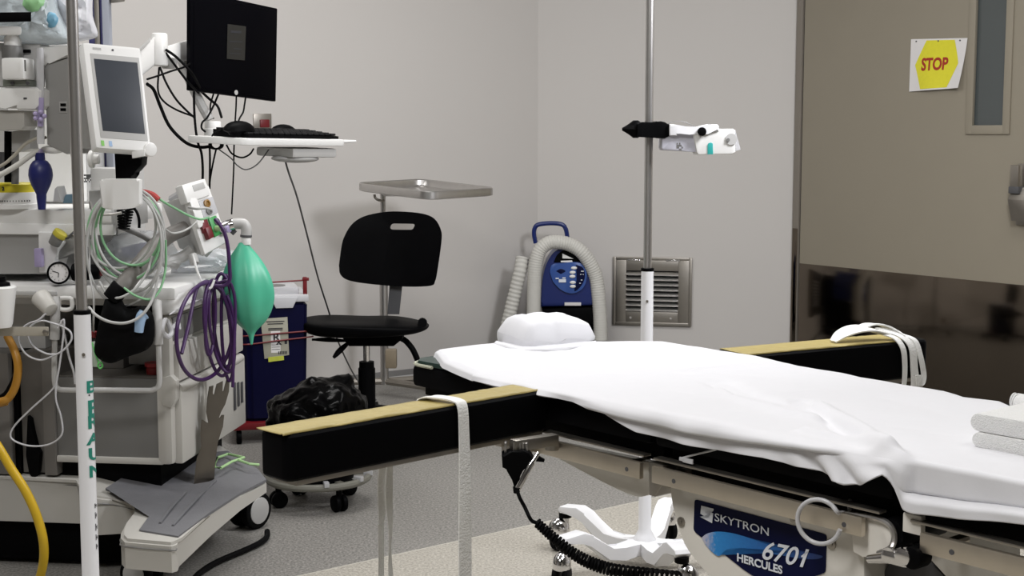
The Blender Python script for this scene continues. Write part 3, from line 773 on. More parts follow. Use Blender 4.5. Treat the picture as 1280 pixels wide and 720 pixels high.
# knotted tie on the far board
fr = thing('cotton_tie', 'knotted white tie draped over the tip of the far arm board', 'tie', at(1105, 424, 3.1), 'cotton ties on the arm boards')
def fl(px, y=440): 
    d = (basef-tipf).normalized(); nn = V((-d.y, d.x, 0)); p = onpl(px, y, tipf, nn); return (p-tipf).dot(d)
df = (basef-tipf).normalized()
def FP(px, a, z): return QF(fl(px), a, z)
da = V((-df.y, df.x, 0)); da = da if da.y > 0 else -da
bm = new(); ribbon(bm, [FP(1061, .05, .752), FP(1072, .052, .765), FP(1086, .05, .774), FP(1100, .046, .775), FP(1112, .040, .769), FP(1122, .032, .760)], da*.050+Z*.006, .003, 6, wf=lambda f: .22+.85*math.sin(PI*min(1, f*.8+.06)))
obj('knot', bm, tie_m, fr, 60)
bm = new(); ribbon(bm, [FP(1096, .062, .770), FP(1108, .058, .781), FP(1120, .045, .779), FP(1128, .030, .768), FP(1131, .016, .760)], da*.026+df*.006, .003, 6); obj('knot', bm, tie_m, fr, 60)
bm = new(); ribbon(bm, [FP(1108, .040, .770), FP(1115, .020, .764), FP(1121, .002, .756), FP(1125, -.010, .735), FP(1127, -.012, .70), FP(1127, -.012, .66), FP(1124, -.012, .62)], df*.014, .0022, 6, wf=lambda f: 1.25-.45*f)
obj('short_tail', bm, tie_m, fr, 60)
bm = new(); ribbon(bm, [FP(1116, .045, .776), FP(1124, .024, .768), FP(1131, .002, .757), FP(1136, -.011, .735), FP(1138, -.014, .69), FP(1140, -.014, .65), FP(1139, -.014, .59)], df*.025, .0022, 6, wf=lambda f: .9+.12*math.sin(f*8))
obj('broad_tail', bm, tie_m, fr, 60)
bm = new(); ribbon(bm, [FP(1124, .035, .768), FP(1133, .014, .762), FP(1141, -.006, .750), FP(1145, -.015, .715), FP(1149, -.017, .675), FP(1147, -.019, .655), FP(1142, -.020, .652), FP(1140, -.0195, .675)], df*.014, .0022, 6)
obj('loop', bm, tie_m, fr, 60)
# coiled pendant cord
bm = new()
P = spline([at(646, 612, 2.305), at(650, 623, 2.30), at(656, 634, 2.30), at(661, 645, 2.29), at(665, 651, 2.29), at(672, 654, 2.29)], 8)
tube(bm, P, .0032, n=7, raw=True)
ax = spline([at(671, 653, 2.29), at(692, 672, 2.28), at(717, 692, 2.27), at(742, 705, 2.26), at(770, 713, 2.26), at(810, 718, 2.28), at(850, 722, 2.32)], 60); NS = len(ax); hel = []
turns = 40
for i, p in enumerate(ax):
    t = (ax[min(i+1, NS-1)]-ax[max(i-1, 0)]).normalized(); x, y, _ = axes_from(t); 
    f = i/(NS-1); r = .0060+.003*min(1, f*2)
    for sub in range(4):
        ff = (i+sub/4)/(NS-1); a = 2*PI*turns*ff
        pp = p.lerp(ax[min(i+1, NS-1)], sub/4); hel.append(pp+x*math.cos(a)*r+y*math.sin(a)*r)
tube(bm, hel, .0026, n=5, raw=True)
solo('pendant_cable', bm, rubber_m, 'black coiled pendant cable hanging from the arm board clamp', 'cable', None, 60)
# clear tube loop over the rail
bm = new(); yl = B(nearp(1020, 655, -.03)[0], -.03, 0).y
P = [at(1063, 606, yl+.10)]+[at(1063, 625, yl+.03), at(1061, 640, yl+.0), at(1053, 641, yl-.01)]
lp = [at(1024+27*math.cos(a), 652+27.5*math.sin(a)-.12*27*math.cos(a)*-1, yl-.012-.02*math.cos(a)) for a in [(-.55-i*2*PI/16*.93) for i in range(16)]]
tube(bm, P+lp, .0034, n=8, sub=6)
solo('clear_tubing', bm, milky_m, 'loop of clear tubing hung over the table side rail above the nameplate', 'tubing', None, 60)
# ================================================================== IV STANDS
def iv_stand(base, label, h=.82, a0=75):
    r = thing('iv_stand', label, 'iv stand', base, 'iv stands')
    bm = new(); lathe(bm, [(0, .04), (.030, .04), (.034, .045), (.034, .078), (.026, .092), (.0175, .11), (.0168, h-.002), (0, h-.002)], base, n=24); obj('lower_tube', bm, whitep_m, r)
    bm = new(); cyl(bm, base+Z*(h-.005), base+Z*(h+.004), .0178, n=20, bev=.002); obj('collar', bm, black_m, r)
    bm = new(); cyl(bm, base+Z*h, base+Z*2.05, .0112, n=20); 
    for a in (0, PI/2, PI, 1.5*PI):
        d = V((math.cos(a), math.sin(a), 0)); c = base+Z*2.05
        tube(bm, [c, c+d*.05+Z*.02, c+d*.09+Z*.0, c+d*.10+Z*.03], .003, n=6)
    obj('pole', bm, steel_m, r)
    bm = new(); d = (V((0, 0, 0))-base); d.z = 0; d.normalize(); c = base+Z*(h-.085)+d*.0165; cyl(bm, c-d*.002, c+d*.004, .0035, n=10); obj('lock_screw', bm, steeld_m, r)
    for k in range(5):
        a = R(a0+72*k); d = V((math.cos(a), math.sin(a), 0)); y = V((-d.y, d.x, 0))
        bm = new(); prof = [(.02, .042), (.02, .084), (.08, .070), (.125, .074), (.19, .126), (.22, .137), (.28, .131), (.287, .122), (.28, .111), (.225, .113), (.197, .102), (.14, .046), (.08, .039)]
        prism(bm, [base+d*x+Z*z-y*.023 for x, z in prof], y*.046, .005)
        leg = obj('leg', bm, whitep_m, r)
        c = base+d*.275
        bm = new(); cyl(bm, c+Z*.096, c+Z*.113, .019, n=16, bev=.002); obj('stem_cap', bm, black_m, leg)
        bm = new(); w = V((math.cos(a+.7), math.sin(a+.7), 0)); wy = V((-w.y, w.x, 0)); c2 = c+w*.018
        sphere(bm, c2+Z*.060, (.032, .025, .036), (w, wy, Z), 3, fn=lambda q: 1 if q.z > -.35 else .55); cyl(bm, c+Z*.07, c+Z*.10, .011, n=12)
        obj('caster_hood', bm, chrome_m, leg)
        for sgn_ in (-1, 1):
            bm = new(); cyl(bm, c2+wy*(sgn_*.006)+Z*.029, c2+wy*(sgn_*.022)+Z*.029, .029, n=24, bev=.004); obj('wheel', bm, rubber_m, leg)
    return r
pY = 3.85; pb = at(807, 560, pY); pb.z = 0
iv1 = iv_stand(pb, 'white five legged iv stand behind the table with a pump on its pole', h=.833, a0=69)
nb = at(104.5, 450, 2.86); nb.z = 0
iv2 = iv_stand(nb, 'iv stand in the near left with green lettering down its white tube', h=.841, a0=math.degrees(math.atan2(nb.y, nb.x)))
# vertical green lettering on near stand's tube (upright letters stacked, wrapped round the tube)
cc = V((nb.x, nb.y, 0)); rt = .0175
def wrapfn(a0, z0):
    def fn(x, y, z):
        a = a0+x/rt; r = rt+.0002+z*.5; return V((cc.x+math.sin(a)*r, cc.y-math.cos(a)*r, z0+y))
    return fn
va = math.atan2(-cc.x, cc.y)    # angle that faces the camera
bm = new()
for ch, y0, y1 in (('B', 489.5, 474.5), ('B', 519, 498.5), ('R', 534, 518), ('A', 554, 540), ('U', 573.5, 558), ('N', 594.5, 580)):
    za, zb = at(112, y0, 2.86).z, at(112, y1, 2.86).z
    text(bm, ch, wrapfn(va+.10, za), (zb-za)*1.38, bold=.0008, depth=.0004, sx=1.5, cuts=14)
cyl_l = obj('green_lettering', bm, teal_m, iv2, split=False)
bm = new()
za = at(112, 493.5, 2.86).z
t_ = new(); text(bm, '.', wrapfn(va+.34, za), .03, depth=.0004)
for k, (y0, h) in enumerate(((626, 8), (636, 11), (650, 12), (664, 10), (676, 9))):
    za = at(116, y0+h, 2.86).z; 
    f = wrapfn(va+.80, za); hh = ps(h*.75, 2.86)
    for xx, yy, w2, h2 in ((0, 0, .0016, hh), (.004, hh*.2, .0012, hh*.6), (0, hh*.45, .005, .0016)):
        q = [f(xx, yy, 0), f(xx+w2, yy, 0), f(xx+w2, yy+h2, 0), f(xx, yy+h2, 0)]; q2 = [f(xx, yy, .0006), f(xx+w2, yy, .0006), f(xx+w2, yy+h2, .0006), f(xx, yy+h2, .0006)]
        hexa(bm, q+q2, 0)
sp_ = obj('small_print', bm, inkblk_m, iv2, split=False)
# infusion pump on the far stand
Yp = pb.y
pu = thing('infusion_pump', 'white infusion pump clamped to the iv pole behind the table', 'pump', at(868, 193, Yp))
def slab(bm, pts, Y, dep, bev=.003): prism(bm, [at(x, y, Y) for x, y in pts], V((0, dep, 0)), bev)
bm = new(); slab(bm, [(797, 155), (803, 152.5), (818, 152.5), (820, 153.5), (826, 151.5), (831, 152.5), (837, 156), (837, 170), (831, 173), (824, 173), (819, 170.5), (803, 171.5), (797, 171)], Yp-.045, .075, .004)
cl = obj('pole_clamp', bm, black_m, pu)
bm = new(); c0 = at(800, 161.5, Yp-.01)
lathe(bm, [(0, 0), (.02, 0), (.024, .006), (.024, .018), (.016, .028), (.007, .042), (.004, .048), (0, .048)], c0, (-1, 0, 0), n=20, fn=lambda a, r, h: 1+.10*math.cos(6*a) if r > .01 else 1); obj('clamp_knob', bm, black_m, cl)
bm = new(); slab(bm, [(837, 155), (846, 156), (858, 158), (872, 158.5), (888, 157.5), (891, 155.5), (897, 155.5), (899, 158), (899, 164), (884, 165.5), (874, 169), (868, 168), (862, 166), (848, 164.5), (847, 169.5), (837, 169.5)], Yp-.055, .05, .005); obj('swing_handle', bm, whitep_m, pu)
bm = new(); slab(bm, [(828, 168), (846, 166), (872, 168), (873, 190), (868, 190), (829, 188), (827, 185)], Yp-.04, .09, .006); obj('front_housing', bm, mat('pale_lilac_plastic', (.60, .60, .68), .4, namt=.03), pu)
bm = new(); slab(bm, [(866, 166), (884, 163.5), (899, 161), (917, 161), (919, 163), (920, 190), (916, 192.5), (873, 193.5), (871, 190)], Yp-.05, .11, .006); bd = obj('main_housing', bm, plastw_m, pu)
bm = new(); slab(bm, [(919, 162), (926, 187), (920, 189)], Yp-.04, .09, .002); obj('end_cover', bm, milky_m, bd)
bm = new(); slab(bm, [(884.5, 193), (884.5, 181), (886, 178.8), (889, 178.2), (891, 179.5), (891.5, 193)], Yp-.0525, .004, .001); obj('teal_latch', bm, tealb_m, bd)
bm = new(); c = at(914, 174, Yp-.05); cyl(bm, c, c-V((0, .003, 0)), .0155, n=20); obj('round_recess', bm, lgrey_m, bd)
bm = new(); c = at(910, 175, Yp-.0535); cyl(bm, c, c-V((0, .002, 0)), .005, n=14); obj('screw', bm, mgrey_m, bd)
bm = new(); c = at(877, 164.5, Yp-.056); cyl(bm, c, c-V((0, .012, 0)), .0115, n=20, bev=.002); obj('handle_knob', bm, black_m, pu)
bm = new()
rr = random.Random(3)
for i in range(5):
    for k in range(4):
        if rr.random() < .6: box(bm, at(846.5+i*1.6, 179.5+k*2.4, Yp-.0405), (.003, .001, .0045), AX, 0)
obj('printed_marks', bm, mgrey_m, pu)
bm = new(); tube(bm, [at(833, 156, Yp-.02), at(842, 152.2, Yp-.02), at(853, 151.8, Yp-.02), at(862, 155, Yp-.02), at(868, 158, Yp-.03)], .0012, n=6); obj('thin_lead', bm, mgrey_m, pu)

# ================================================================== STOOL
Ys = 5.6
st = thing('swivel_stool', 'black clinic stool with slotted backrest in front of the left wall', 'stool', V((at(458, 470, Ys).x, Ys, 0)))
def P5(x, y): return (360+x/4.557, 200+y/4.557)
def P6(x, y): return (340+x/4.557, 350+y/4.557)
o_ = [P5(*q) for q in bcurve([(290, 600), (300, 655), (360, 690), (520, 712), (690, 722), (815, 716), (838, 690), (850, 640), (874, 470), (872, 400), (835, 335), (765, 305), (640, 293), (540, 297), (430, 322), (360, 370), (315, 450), (300, 520)], 4)]
slot = [P5(*q) for q in ((583, 384), (586, 374), (593, 365), (604, 362), (660, 363), (712, 364), (721, 368), (720, 376), (713, 391), (704, 397), (650, 397), (596, 396), (586, 392))]
bm = new()
t = bmesh.new(); ov = [t.verts.new(V((x, y, 0))) for x, y in o_]; sv = [t.verts.new(V((x, y, 0))) for x, y in slot]
oe = [t.edges.new((ov[i], ov[(i+1) % len(ov)])) for i in range(len(ov))]; se = [t.edges.new((sv[i], sv[(i+1) % len(sv)])) for i in range(len(sv))]
bmesh.ops.triangle_fill(t, edges=oe+se, use_beauty=True)
def bk(x, y, off):
    k = ((x-487)/65.)**2; p = at(x, y, Ys+.02-k*.05+off); return p
t.verts.index_update(); fr_ = [bm.verts.new(bk(v.co.x, v.co.y, 0)) for v in t.verts]; re_ = [bm.verts.new(bk(v.co.x, v.co.y, .045)) for v in t.verts]
for f in t.faces:
    ii = [v.index for v in f.verts]; bm.faces.new([fr_[i] for i in ii]); bm.faces.new([re_[i] for i in ii[::-1]])
for e in t.edges:
    if e.is_boundary: i, j = e.verts[0].index, e.verts[1].index; bm.faces.new([fr_[i], fr_[j], re_[j], re_[i]])
t.free(); bko = obj('backrest', bm, black_m, st, 30); bv = bko.modifiers.new('b', 'BEVEL'); bv.width = .008; bv.segments = 2; bv.limit_method = 'ANGLE'
bm = new(); prism(bm, [at(x, y, Ys+.05) for x, y in ((487, 355), (503, 355), (499, 393), (484, 393))], V((0, .012, 0)), .003); obj('back_support', bm, dgrey_m, st)
# seat: rounded cushion, raised nose at left, roll at the right
sc = at(456, 404, Ys); bm = new()
N1, N2 = 40, 14; top = []
def seatp(u, v, up):
    a = u*2*PI; x = math.copysign(abs(math.cos(a))**.75, math.cos(a))*.255*v; y = math.copysign(abs(math.sin(a))**.75, math.sin(a))*.175*v
    z = .016*math.sqrt(max(0, 1-v**5)) if up else -(.030-.012*(x/.25)-.014*(y/.175))*math.sqrt(max(0, 1-v**8))
    z += -.008*(x/.25)+.008*noise.noise(V((x*5, y*5, 0)))
    return V((sc.x+x, sc.y+y, sc.z+z))
for up in (True, False):
    rows = [[bm.verts.new(seatp(i/N1, max(.02, math.sin(k/N2*PI/2)), up)) for i in range(N1)] for k in range(N2+1)]
    for a, b in zip(rows, rows[1:]):
        for i in range(N1): bm.faces.new([a[i], a[(i+1) % N1], b[(i+1) % N1], b[i]])
    bm.faces.new(rows[0] if up else rows[0][::-1])
bmesh.ops.remove_doubles(bm, verts=bm.verts, dist=.0005); obj('seat', bm, black_m, st, 60)
bm = new(); tube(bm, [at(528, 403.5, Ys-.08), at(528.5, 403, Ys), at(528, 402.5, Ys+.08)], .018, n=12); obj('seat_roll', bm, black_m, st, 60)
sx = at(458, 430, Ys)
bm = new(); prism(bm, [at(x, y, Ys-.07) for x, y in ((425, 417), (505, 413), (503, 424), (492, 433), (436, 433), (430, 426))], V((0, .14, 0)), .006); mech = obj('seat_mechanism', bm, black_m, st)
bm = new(); tube(bm, [at(432, 426, Ys-.03), at(415, 425, Ys-.05), at(402, 424.5, Ys-.06), at(390, 424.5, Ys-.07)], .007, n=8, rf=lambda a, f: .005+.004*math.sin(min(1, f*1.1)*PI)); tube(bm, [at(436, 428, Ys-.03), at(425, 438, Ys-.06), at(417, 447, Ys-.08)], .008, n=8, rf=lambda a, f: .006+.006*math.sin(f*PI)); obj('lever', bm, black_m, mech)
bm = new(); tube(bm, [at(500, 422, Ys+.02), at(508, 427, Ys+.02), at(516, 437, Ys+.02), at(522, 450, Ys+.02)], .012, n=8); obj('footrest_arm', bm, black_m, mech)
cx = V((sx.x, Ys, 0))
bm = new(); cyl(bm, cx+Z*.26, cx+Z*.40, .014, n=16); obj('gas_lift', bm, chrome_m, st)
bm = new(); lathe(bm, [(0, .09), (.034, .09), (.034, .27), (.030, .275), (.030, .298), (0, .298)], cx, n=20); obj('lift_cover', bm, black_m, st)
for k in range(5):
    a = R(18+72*k); d = V((math.cos(a), math.sin(a), 0)); y = V((-d.y, d.x, 0)); bm = new()
    prism(bm, [cx+d*x+Z*z-y*.018 for x, z in ((.0, .075), (.0, .12), (.05, .118), (.27, .085), (.29, .075), (.28, .062), (.05, .078))], y*.036, .004); lg = obj('base_leg', bm, black_m, st)
    c = cx+d*.27; bm = new()
    for q in (-1, 1): cyl(bm, c+y*(q*.006)+Z*.028, c+y*(q*.024)+Z*.028, .028, n=20, bev=.003)
    cyl(bm, c+Z*.028, c+Z*.066, .008, n=10); obj('caster', bm, black_m, lg)

# ================================================================== MAYO STAND
q = {'L': at(442, 232, 6.22), 'F': at(537, 244, 5.92), 'R': at(623, 238.5, 6.24), 'Bk': at(527, 227, 6.54)}
Ym = 6.42; mb = at(480, 400, Ym); mb.z = 0
ms = thing('instrument_stand', 'stainless tray stand against the left wall behind the stool', 'instrument stand', mb)
bm = new(); c = (q['L']+q['F']+q['R']+q['Bk'])/4
def tr(u, v, z):   # u from L to F, v from L to Bk
    p = q['L']*(1-u)*(1-v)+q['F']*u*(1-v)+q['R']*u*v+q['Bk']*(1-u)*v
    return p+Z*z
def rrect(k, n=7, rad=.13):
    o = []
    for cx_, cy_, a0 in ((1-rad, 1-rad, 0), (rad, 1-rad, 90), (rad, rad, 180), (1-rad, rad, 270)):
        for i in range(n): a = R(a0+90*i/(n-1)); o.append((.5+(cx_+rad*math.cos(a)-.5)*k, .5+(cy_+rad*math.sin(a)-.5)*k))
    return o
loops = [(1., -.018), (1., .010), (.985, .014), (.965, .010), (.955, -.012), (.93, -.018), (.0, -.018)]
loops2 = [(1., -.018), (.97, -.021), (.93, -.023), (.0, -.023)]
for LL in (loops, loops2):
    prev = None
    for k, z in LL:
        ring = [bm.verts.new(tr(u, v, z)) for u, v in rrect(max(k, .001))]
        if prev:
            for i in range(len(ring)): bm.faces.new([prev[i], prev[(i+1) % len(ring)], ring[(i+1) % len(ring)], ring[i]])
        prev = ring
bmesh.ops.remove_doubles(bm, verts=bm.verts, dist=.002); obj('tray', bm, steel_m, ms, 40)
ht = at(480, 247, Ym).z
bm = new(); cyl(bm, mb+Z*.06, mb+Z*.62, .019, n=18); cyl(bm, mb+Z*.62, mb+Z*(ht+.02), .013, n=16); tp_ = mb+Z*(ht+.015)
tube(bm, [tp_, tp_+V((.06, -.1, .004)), V((c.x, c.y, c.z-.028))], .009, n=8); obj('post', bm, steel_m, ms)
bm = new(); cyl(bm, mb+V((-.013, 0, .62)), mb+V((.013, 0, .62)), .024, n=18); tube(bm, [at(480, 251, Ym-.02), at(473, 250, Ym-.03), at(469, 247, Ym-.03), at(468, 243, Ym-.03)], .006, n=8); obj('height_lever', bm, steeld_m, ms)
bm = new(); box(bm, at(489, 448, Ym-.1), (.05, .05, .085), AX, .006); obj('counterweight', bm, mat('tan_plastic', (.22, .18, .125), .5), ms)
bm = new()
for d in (V((-.30, .02, 0)), V((.28, -.16, 0)), V((.20, .14, 0))): tube(bm, [mb+Z*.075, mb+d*.5+Z*.07, mb+d+Z*.065], .016, n=8)
obj('base', bm, steeld_m, ms)
for d in (V((-.30, .02, 0)), V((.28, -.16, 0)), V((.20, .14, 0))):
    bm = new(); cyl(bm, mb+d+V((0, -.012, .028)), mb+d+V((0, .012, .028)), .028, n=18, bev=.003); cyl(bm, mb+d+Z*.03, mb+d+Z*.08, .009, n=10); obj('caster', bm, black_m, ms)

# ================================================================== BLUE BIN
Yb = 5.45
c0 = at(312, 390, Yb); ang = R(14); bx = V((math.cos(ang), math.sin(ang), 0)); by = V((-math.sin(ang), math.cos(ang), 0))
z0 = .085; bz = at(312, 379, Yb).z
bo = V((c0.x, c0.y, 0))
br = thing('waste_container', 'tall blue lidded medicine waste bin with a prescription label and red straps', 'waste bin', bo+bx*.10+by*.14)
def BP(x, y, z): return bo+bx*x+by*y+Z*z
wb = .222
bm = new(); pr = [(-.004, -.004), (wb, -.004), (wb, .30), (-.07, .30), (-.07, .055)]
ring0 = [BP(x+(.012 if x > .1 else -.0)*-1, y, z0) for x, y in pr]; ring1 = [BP(x, y, bz) for x, y in pr]
t = bmesh.new(); a = [t.verts.new(p) for p in ring0]; b = [t.verts.new(p) for p in ring1]; n = 5
t.faces.new(a[::-1]); t.faces.new(b)
for i in range(n): t.faces.new([a[i], a[(i+1) % n], b[(i+1) % n], b[i]])
bmesh.ops.bevel(t, geom=t.edges[:], offset=.012, segments=3, affect='EDGES'); merge(bm, t)
obj('body', bm, binblue_m, br)
bm = new(); prism(bm, [BP(x*1.03-.002, y*1.02-.004, bz+.000) for x, y in pr], Z*.028, .006)
prism(bm, [BP(.10, -.012, bz-.022), BP(.165, -.012, bz-.022), BP(.185, -.012, bz+.02), BP(.08, -.012, bz+.02)], by*.02, .003); box(bm, BP(.10, .13, bz+.040), (.19, .20, .03), (bx, by, Z), .012); lid = obj('lid', bm, mat('bin_lid_white', (.56, .56, .58), .4, namt=.03), br)
bm = new(); cyl(bm, BP(.105, .10, bz+.054), BP(.105, .10, bz+.0575), .042, n=24); obj('lid_port', bm, mgrey_m, lid)
bm = new(); tube(bm, [BP(.03, .02, bz+.075), BP(.12, .02, bz+.078), BP(wb-.005, .02, bz+.082)], .0035, n=6); box(bm, BP(.05, .02, bz+.075), (.07, .012, .018), (bx, by, Z), .003)
box(bm, BP(wb-.006, .02, bz+.055), (.016, .014, .08), (bx, by, Z), .003); box(bm, BP(wb-.003, .02, bz+.086), (.025, .016, .012), (bx, by, Z), .002); obj('red_latch_arm', bm, red_m, br)
lz0, lz1 = at(340, 449, Yb).z, at(340, 397.5, Yb).z; lx0 = .047; lx1 = .148
bm = new(); prism(bm, [BP(lx0+.006, -.0055, lz0), BP(lx1, -.0055, lz0+.012), BP(lx1-.004, -.0055, lz1), BP(lx0-.006, -.0055, lz1-.004)], by*-.001, .0003); lb = obj('label', bm, label_m, br)
bm = new(); box(bm, BP(.097, -.0067, (lz0+lz1)/2-.015), (.036, .0008, .085), (bx, by, Z), 0); obj('white_panel', bm, paper_m, lb)
bm = new(); text(bm, 'R', lambda x, y, z: BP(.086+x, -.0072-z, (lz0+lz1)/2-.012+y), .045, bold=.001, depth=.0006); text(bm, 'x', lambda x, y, z: BP(.099+x, -.0072-z, (lz0+lz1)/2-.026+y), .040, bold=.001, depth=.0006)
for zz, w in ((.145, .07), (.136, .06), (.118, .055), (.112, .055)): box(bm, BP(.097, -.007, lz0+zz), (w, .0008, .0035), (bx, by, Z), 0)
for k in range(6): box(bm, BP(.108+k*.006, -.007, lz0+.022), (.0035, .0008, .012), (bx, by, Z), 0)
for k in range(3): box(bm, BP(.097, -.0073, lz0+.036+k*.009), (.032, .0006, .0018), (bx, by, Z), 0)
box(bm, BP(.136, -.007, lz0+.065), (.010, .0008, .018), (bx, by, Z), 0); obj('printing', bm, inkblk_m, lb)
bm = new(); prism(bm, [BP(.068, -.0065, lz0-.013), BP(.128, -.0065, lz0-.007), BP(.127, -.0065, lz0+.01), BP(.067, -.0065, lz0+.006)], by*-.001); obj('yellow_sticker', bm, mat('lime_sticker', (.48, .52, .06), .6, nscale=80, namt=.15), br)
bm = new()
for ya, yb_ in ((419.5, 414), (430, 421.5)):
    za, zb = at(315, ya, Yb).z, at(380, yb_, Yb+.04).z
    tube(bm, [BP(-.072, .05, za-.004), BP(-.01, -.009, za), BP(.10, -.0105, (za+zb)/2), BP(wb+.006, -.009, zb), BP(wb+.018, -.004, zb+.002)], .0032, n=6)
obj('red_strap', bm, red_m, br)
bm = new(); box(bm, BP(.075, .14, .070), (.31, .33, .03), (bx, by, Z), .01); obj('red_dolly', bm, red_m, br)
for x, y in ((-.05, .0), (.2, .0), (-.05, .28), (.2, .28)):
    bm = new(); cyl(bm, BP(x-.01, y, .026), BP(x+.01, y, .026), .026, n=16, bev=.003); cyl(bm, BP(x, y, .026), BP(x, y, .058), .008, n=8); obj('caster', bm, black_m, br)

# ================================================================== KICK BUCKET WITH LINER
Yt = 4.55; tb = at(398, 600, Yt); tb.z = 0
tr_ = thing('waste_bucket', 'low kick bucket with a crumpled black liner on a ring dolly', 'waste bucket', tb)
bm = new(); lathe(bm, [(0, .085), (.115, .085), (.142, .33), (0, .33)], tb, n=32); obj('bucket', bm, black_m, tr_)
bm = new(); t = bmesh.new(); bmesh.ops.create_icosphere(t, subdivisions=5, radius=1)
for v in t.verts:
    c_ = v.co.copy(); n_ = noise.noise(c_*2.2)*.10+noise.turbulence(c_*3.2, 2, True)*.09-.05
    hz_ = c_.z; rad = .162+.012*noise.noise(V((c_.x*3, c_.y*3, 9)))
    z = .30+(.115*hz_ if hz_ > 0 else .16*hz_)
    if hz_ > .2: z += .06*n_+.030*c_.x*hz_
    k = 1+n_*.75
    v.co = tb+V((c_.x*rad*k, c_.y*rad*k, z+n_*.10))
merge(bm, t); obj('bin_liner', bm, bagblk_m, tr_, 40)
bm = new(); ring = [tb+V((math.cos(a)*.163, math.sin(a)*.163, .088)) for a in [2*PI*i/40 for i in range(40)]]; tube(bm, ring, .012, n=10, sub=1, closed=True)
for a in (.3, 1.6, 2.9, 4.2, 5.4): d = V((math.cos(a), math.sin(a), 0)); box(bm, tb+d*.14+Z*.09, (.05, .022, .008), (d, V((-d.y, d.x, 0)), Z), .002)
obj('dolly_ring', bm, ringm, tr_)
bm = new()
for a in (.0, 5.0, 5.75): d = V((math.cos(a), math.sin(a), 0)); box(bm, tb+d*.163+Z*.10, (.03, .016, .016), (d, V((-d.y, d.x, 0)), Z), .002)
obj('ring_clip', bm, milky_m, tr_)
for a in (3.6, 5.35, .9, 2.2):
    d = V((math.cos(a), math.sin(a), 0)); y = V((-d.y, d.x, 0)); c_ = tb+d*.135; bm = new()
    for k in (-1, 1): cyl(bm, c_+y*(k*.005)+Z*.027, c_+y*(k*.020)+Z*.027, .027, n=18, bev=.003)
    cyl(bm, c_+Z*.03, c_+Z*.08, .01, n=10); obj('caster', bm, black_m, tr_)

# ================================================================== FORCED AIR WARMER
Yw = 7.02
def wp(x, y, Y=Yw): return at(x, y, Y)
wc = wp(712, 400); wc.z = 0
wr = thing('air_warmer', 'blue forced air warmer with a white corrugated hose in the room corner', 'warming unit', V((wc.x, Yw+.12, 0)))
bm = new(); out = bcurve([(676, 384), (678, 350), (684, 328), (694, 314), (708, 309), (722, 312), (734, 325), (741, 345), (745, 382)], 5)
prism(bm, [wp(x, y) for x, y in out], V((0, .20, 0)), .022, 4); body = obj('housing', bm, navy_m, wr, 50)
bm = new(); prism(bm, [wp(x, y, Yw+.01) for x, y in ((677, 386), (744, 384), (742, 405), (682, 405))], V((0, .2, 0)), .006); prism(bm, [wp(x, y, Yw+.12) for x, y in ((679, 395), (680, 345), (690, 322), (726, 322), (740, 345), (742, 395))], V((0, .18, 0)), .02, 3); obj('lower_housing', bm, black_m, wr)
bm = new(); pn = bcurve([(687, 340), (690, 331), (702, 329), (722, 328), (732, 335), (733, 350), (727, 362), (714, 367), (701, 362), (691, 352)], 4)
prism(bm, [wp(x, y, Yw-.012) for x, y in pn], V((0, .02, 0)), .003); pan = obj('control_panel', bm, navyl_m, wr)
bm = new(); prism(bm, [wp(x, y, Yw-.0135) for x, y in bcurve([(720, 331), (729, 335), (731, 347), (726, 358), (718, 364), (721, 350)], 4)], V((0, .01, 0)), .001); prism(bm, [wp(x, y, Yw-.0135) for x, y in bcurve([(695, 339), (701, 336), (707, 339), (701, 342.5)], 4)], V((0, .01, 0)), .001); obj('display_patch', bm, labnavy_m, pan)
for y, x in ((335, 717.5), (340.5, 715.8), (345.5, 715.5), (353, 716), (358, 716)):
    bm = new(); sphere(bm, wp(x, y, Yw-.014), (.0155, .006, .0085), AX, 2); obj('button', bm, plastw_m, pan)
bm = new()
for x, y, w, h in ((696.5, 348, 4, 1.6), (705, 347.5, 4, 1.6), (703, 351, 9, 4), (728, 339, 3.5, 1), (726, 343, 1.5, 1), (729, 343, 1, 1), (727, 350, 2, 1), (725, 354, 2, 1)): box(bm, wp(x, y, Yw-.0165), (ps(w, Yw), .002, ps(h, Yw)), AX, 0)
obj('printed_symbols', bm, labwhite_m, pan)
bm = new(); prism(bm, [wp(x, y, Yw-.004) for x, y in bcurve([(692, 328), (697, 318), (708, 312), (722, 316), (729, 327)], 4)], V((0, .01, 0)), .001); obj('hose_recess', bm, black_m, wr)
bm = new(); prism(bm, [wp(x, y, Yw-.008) for x, y in ((703, 317), (717, 323.5), (703, 323))], V((0, .006, 0)), .001); prism(bm, [wp(x, y, Yw-.008) for x, y in ((701, 326), (715, 325.5), (716, 328), (701, 328))], V((0, .006, 0)), .001); obj('white_marking', bm, plastw_m, wr)
bm = new(); box(bm, wp(716, 380, Yw-.002), (.082, .006, .016), AX, .001); obj('rating_label', bm, paper_m, wr)
bm = new(); tube(bm, [wp(669.5, 304, Yw+.10), wp(667.5, 292, Yw+.10), wp(669, 284, Yw+.10), wp(674, 280.5, Yw+.10), wp(689, 279, Yw+.10), wp(702, 280.5, Yw+.10), wp(707, 286, Yw+.10), wp(709, 296, Yw+.10), wp(709, 306, Yw+.10)], .0115, n=10); obj('handle', bm, navy_m, wr)
rf = lambda a, f: .0345*(1+.03*math.sin(a*2*PI/.0125))
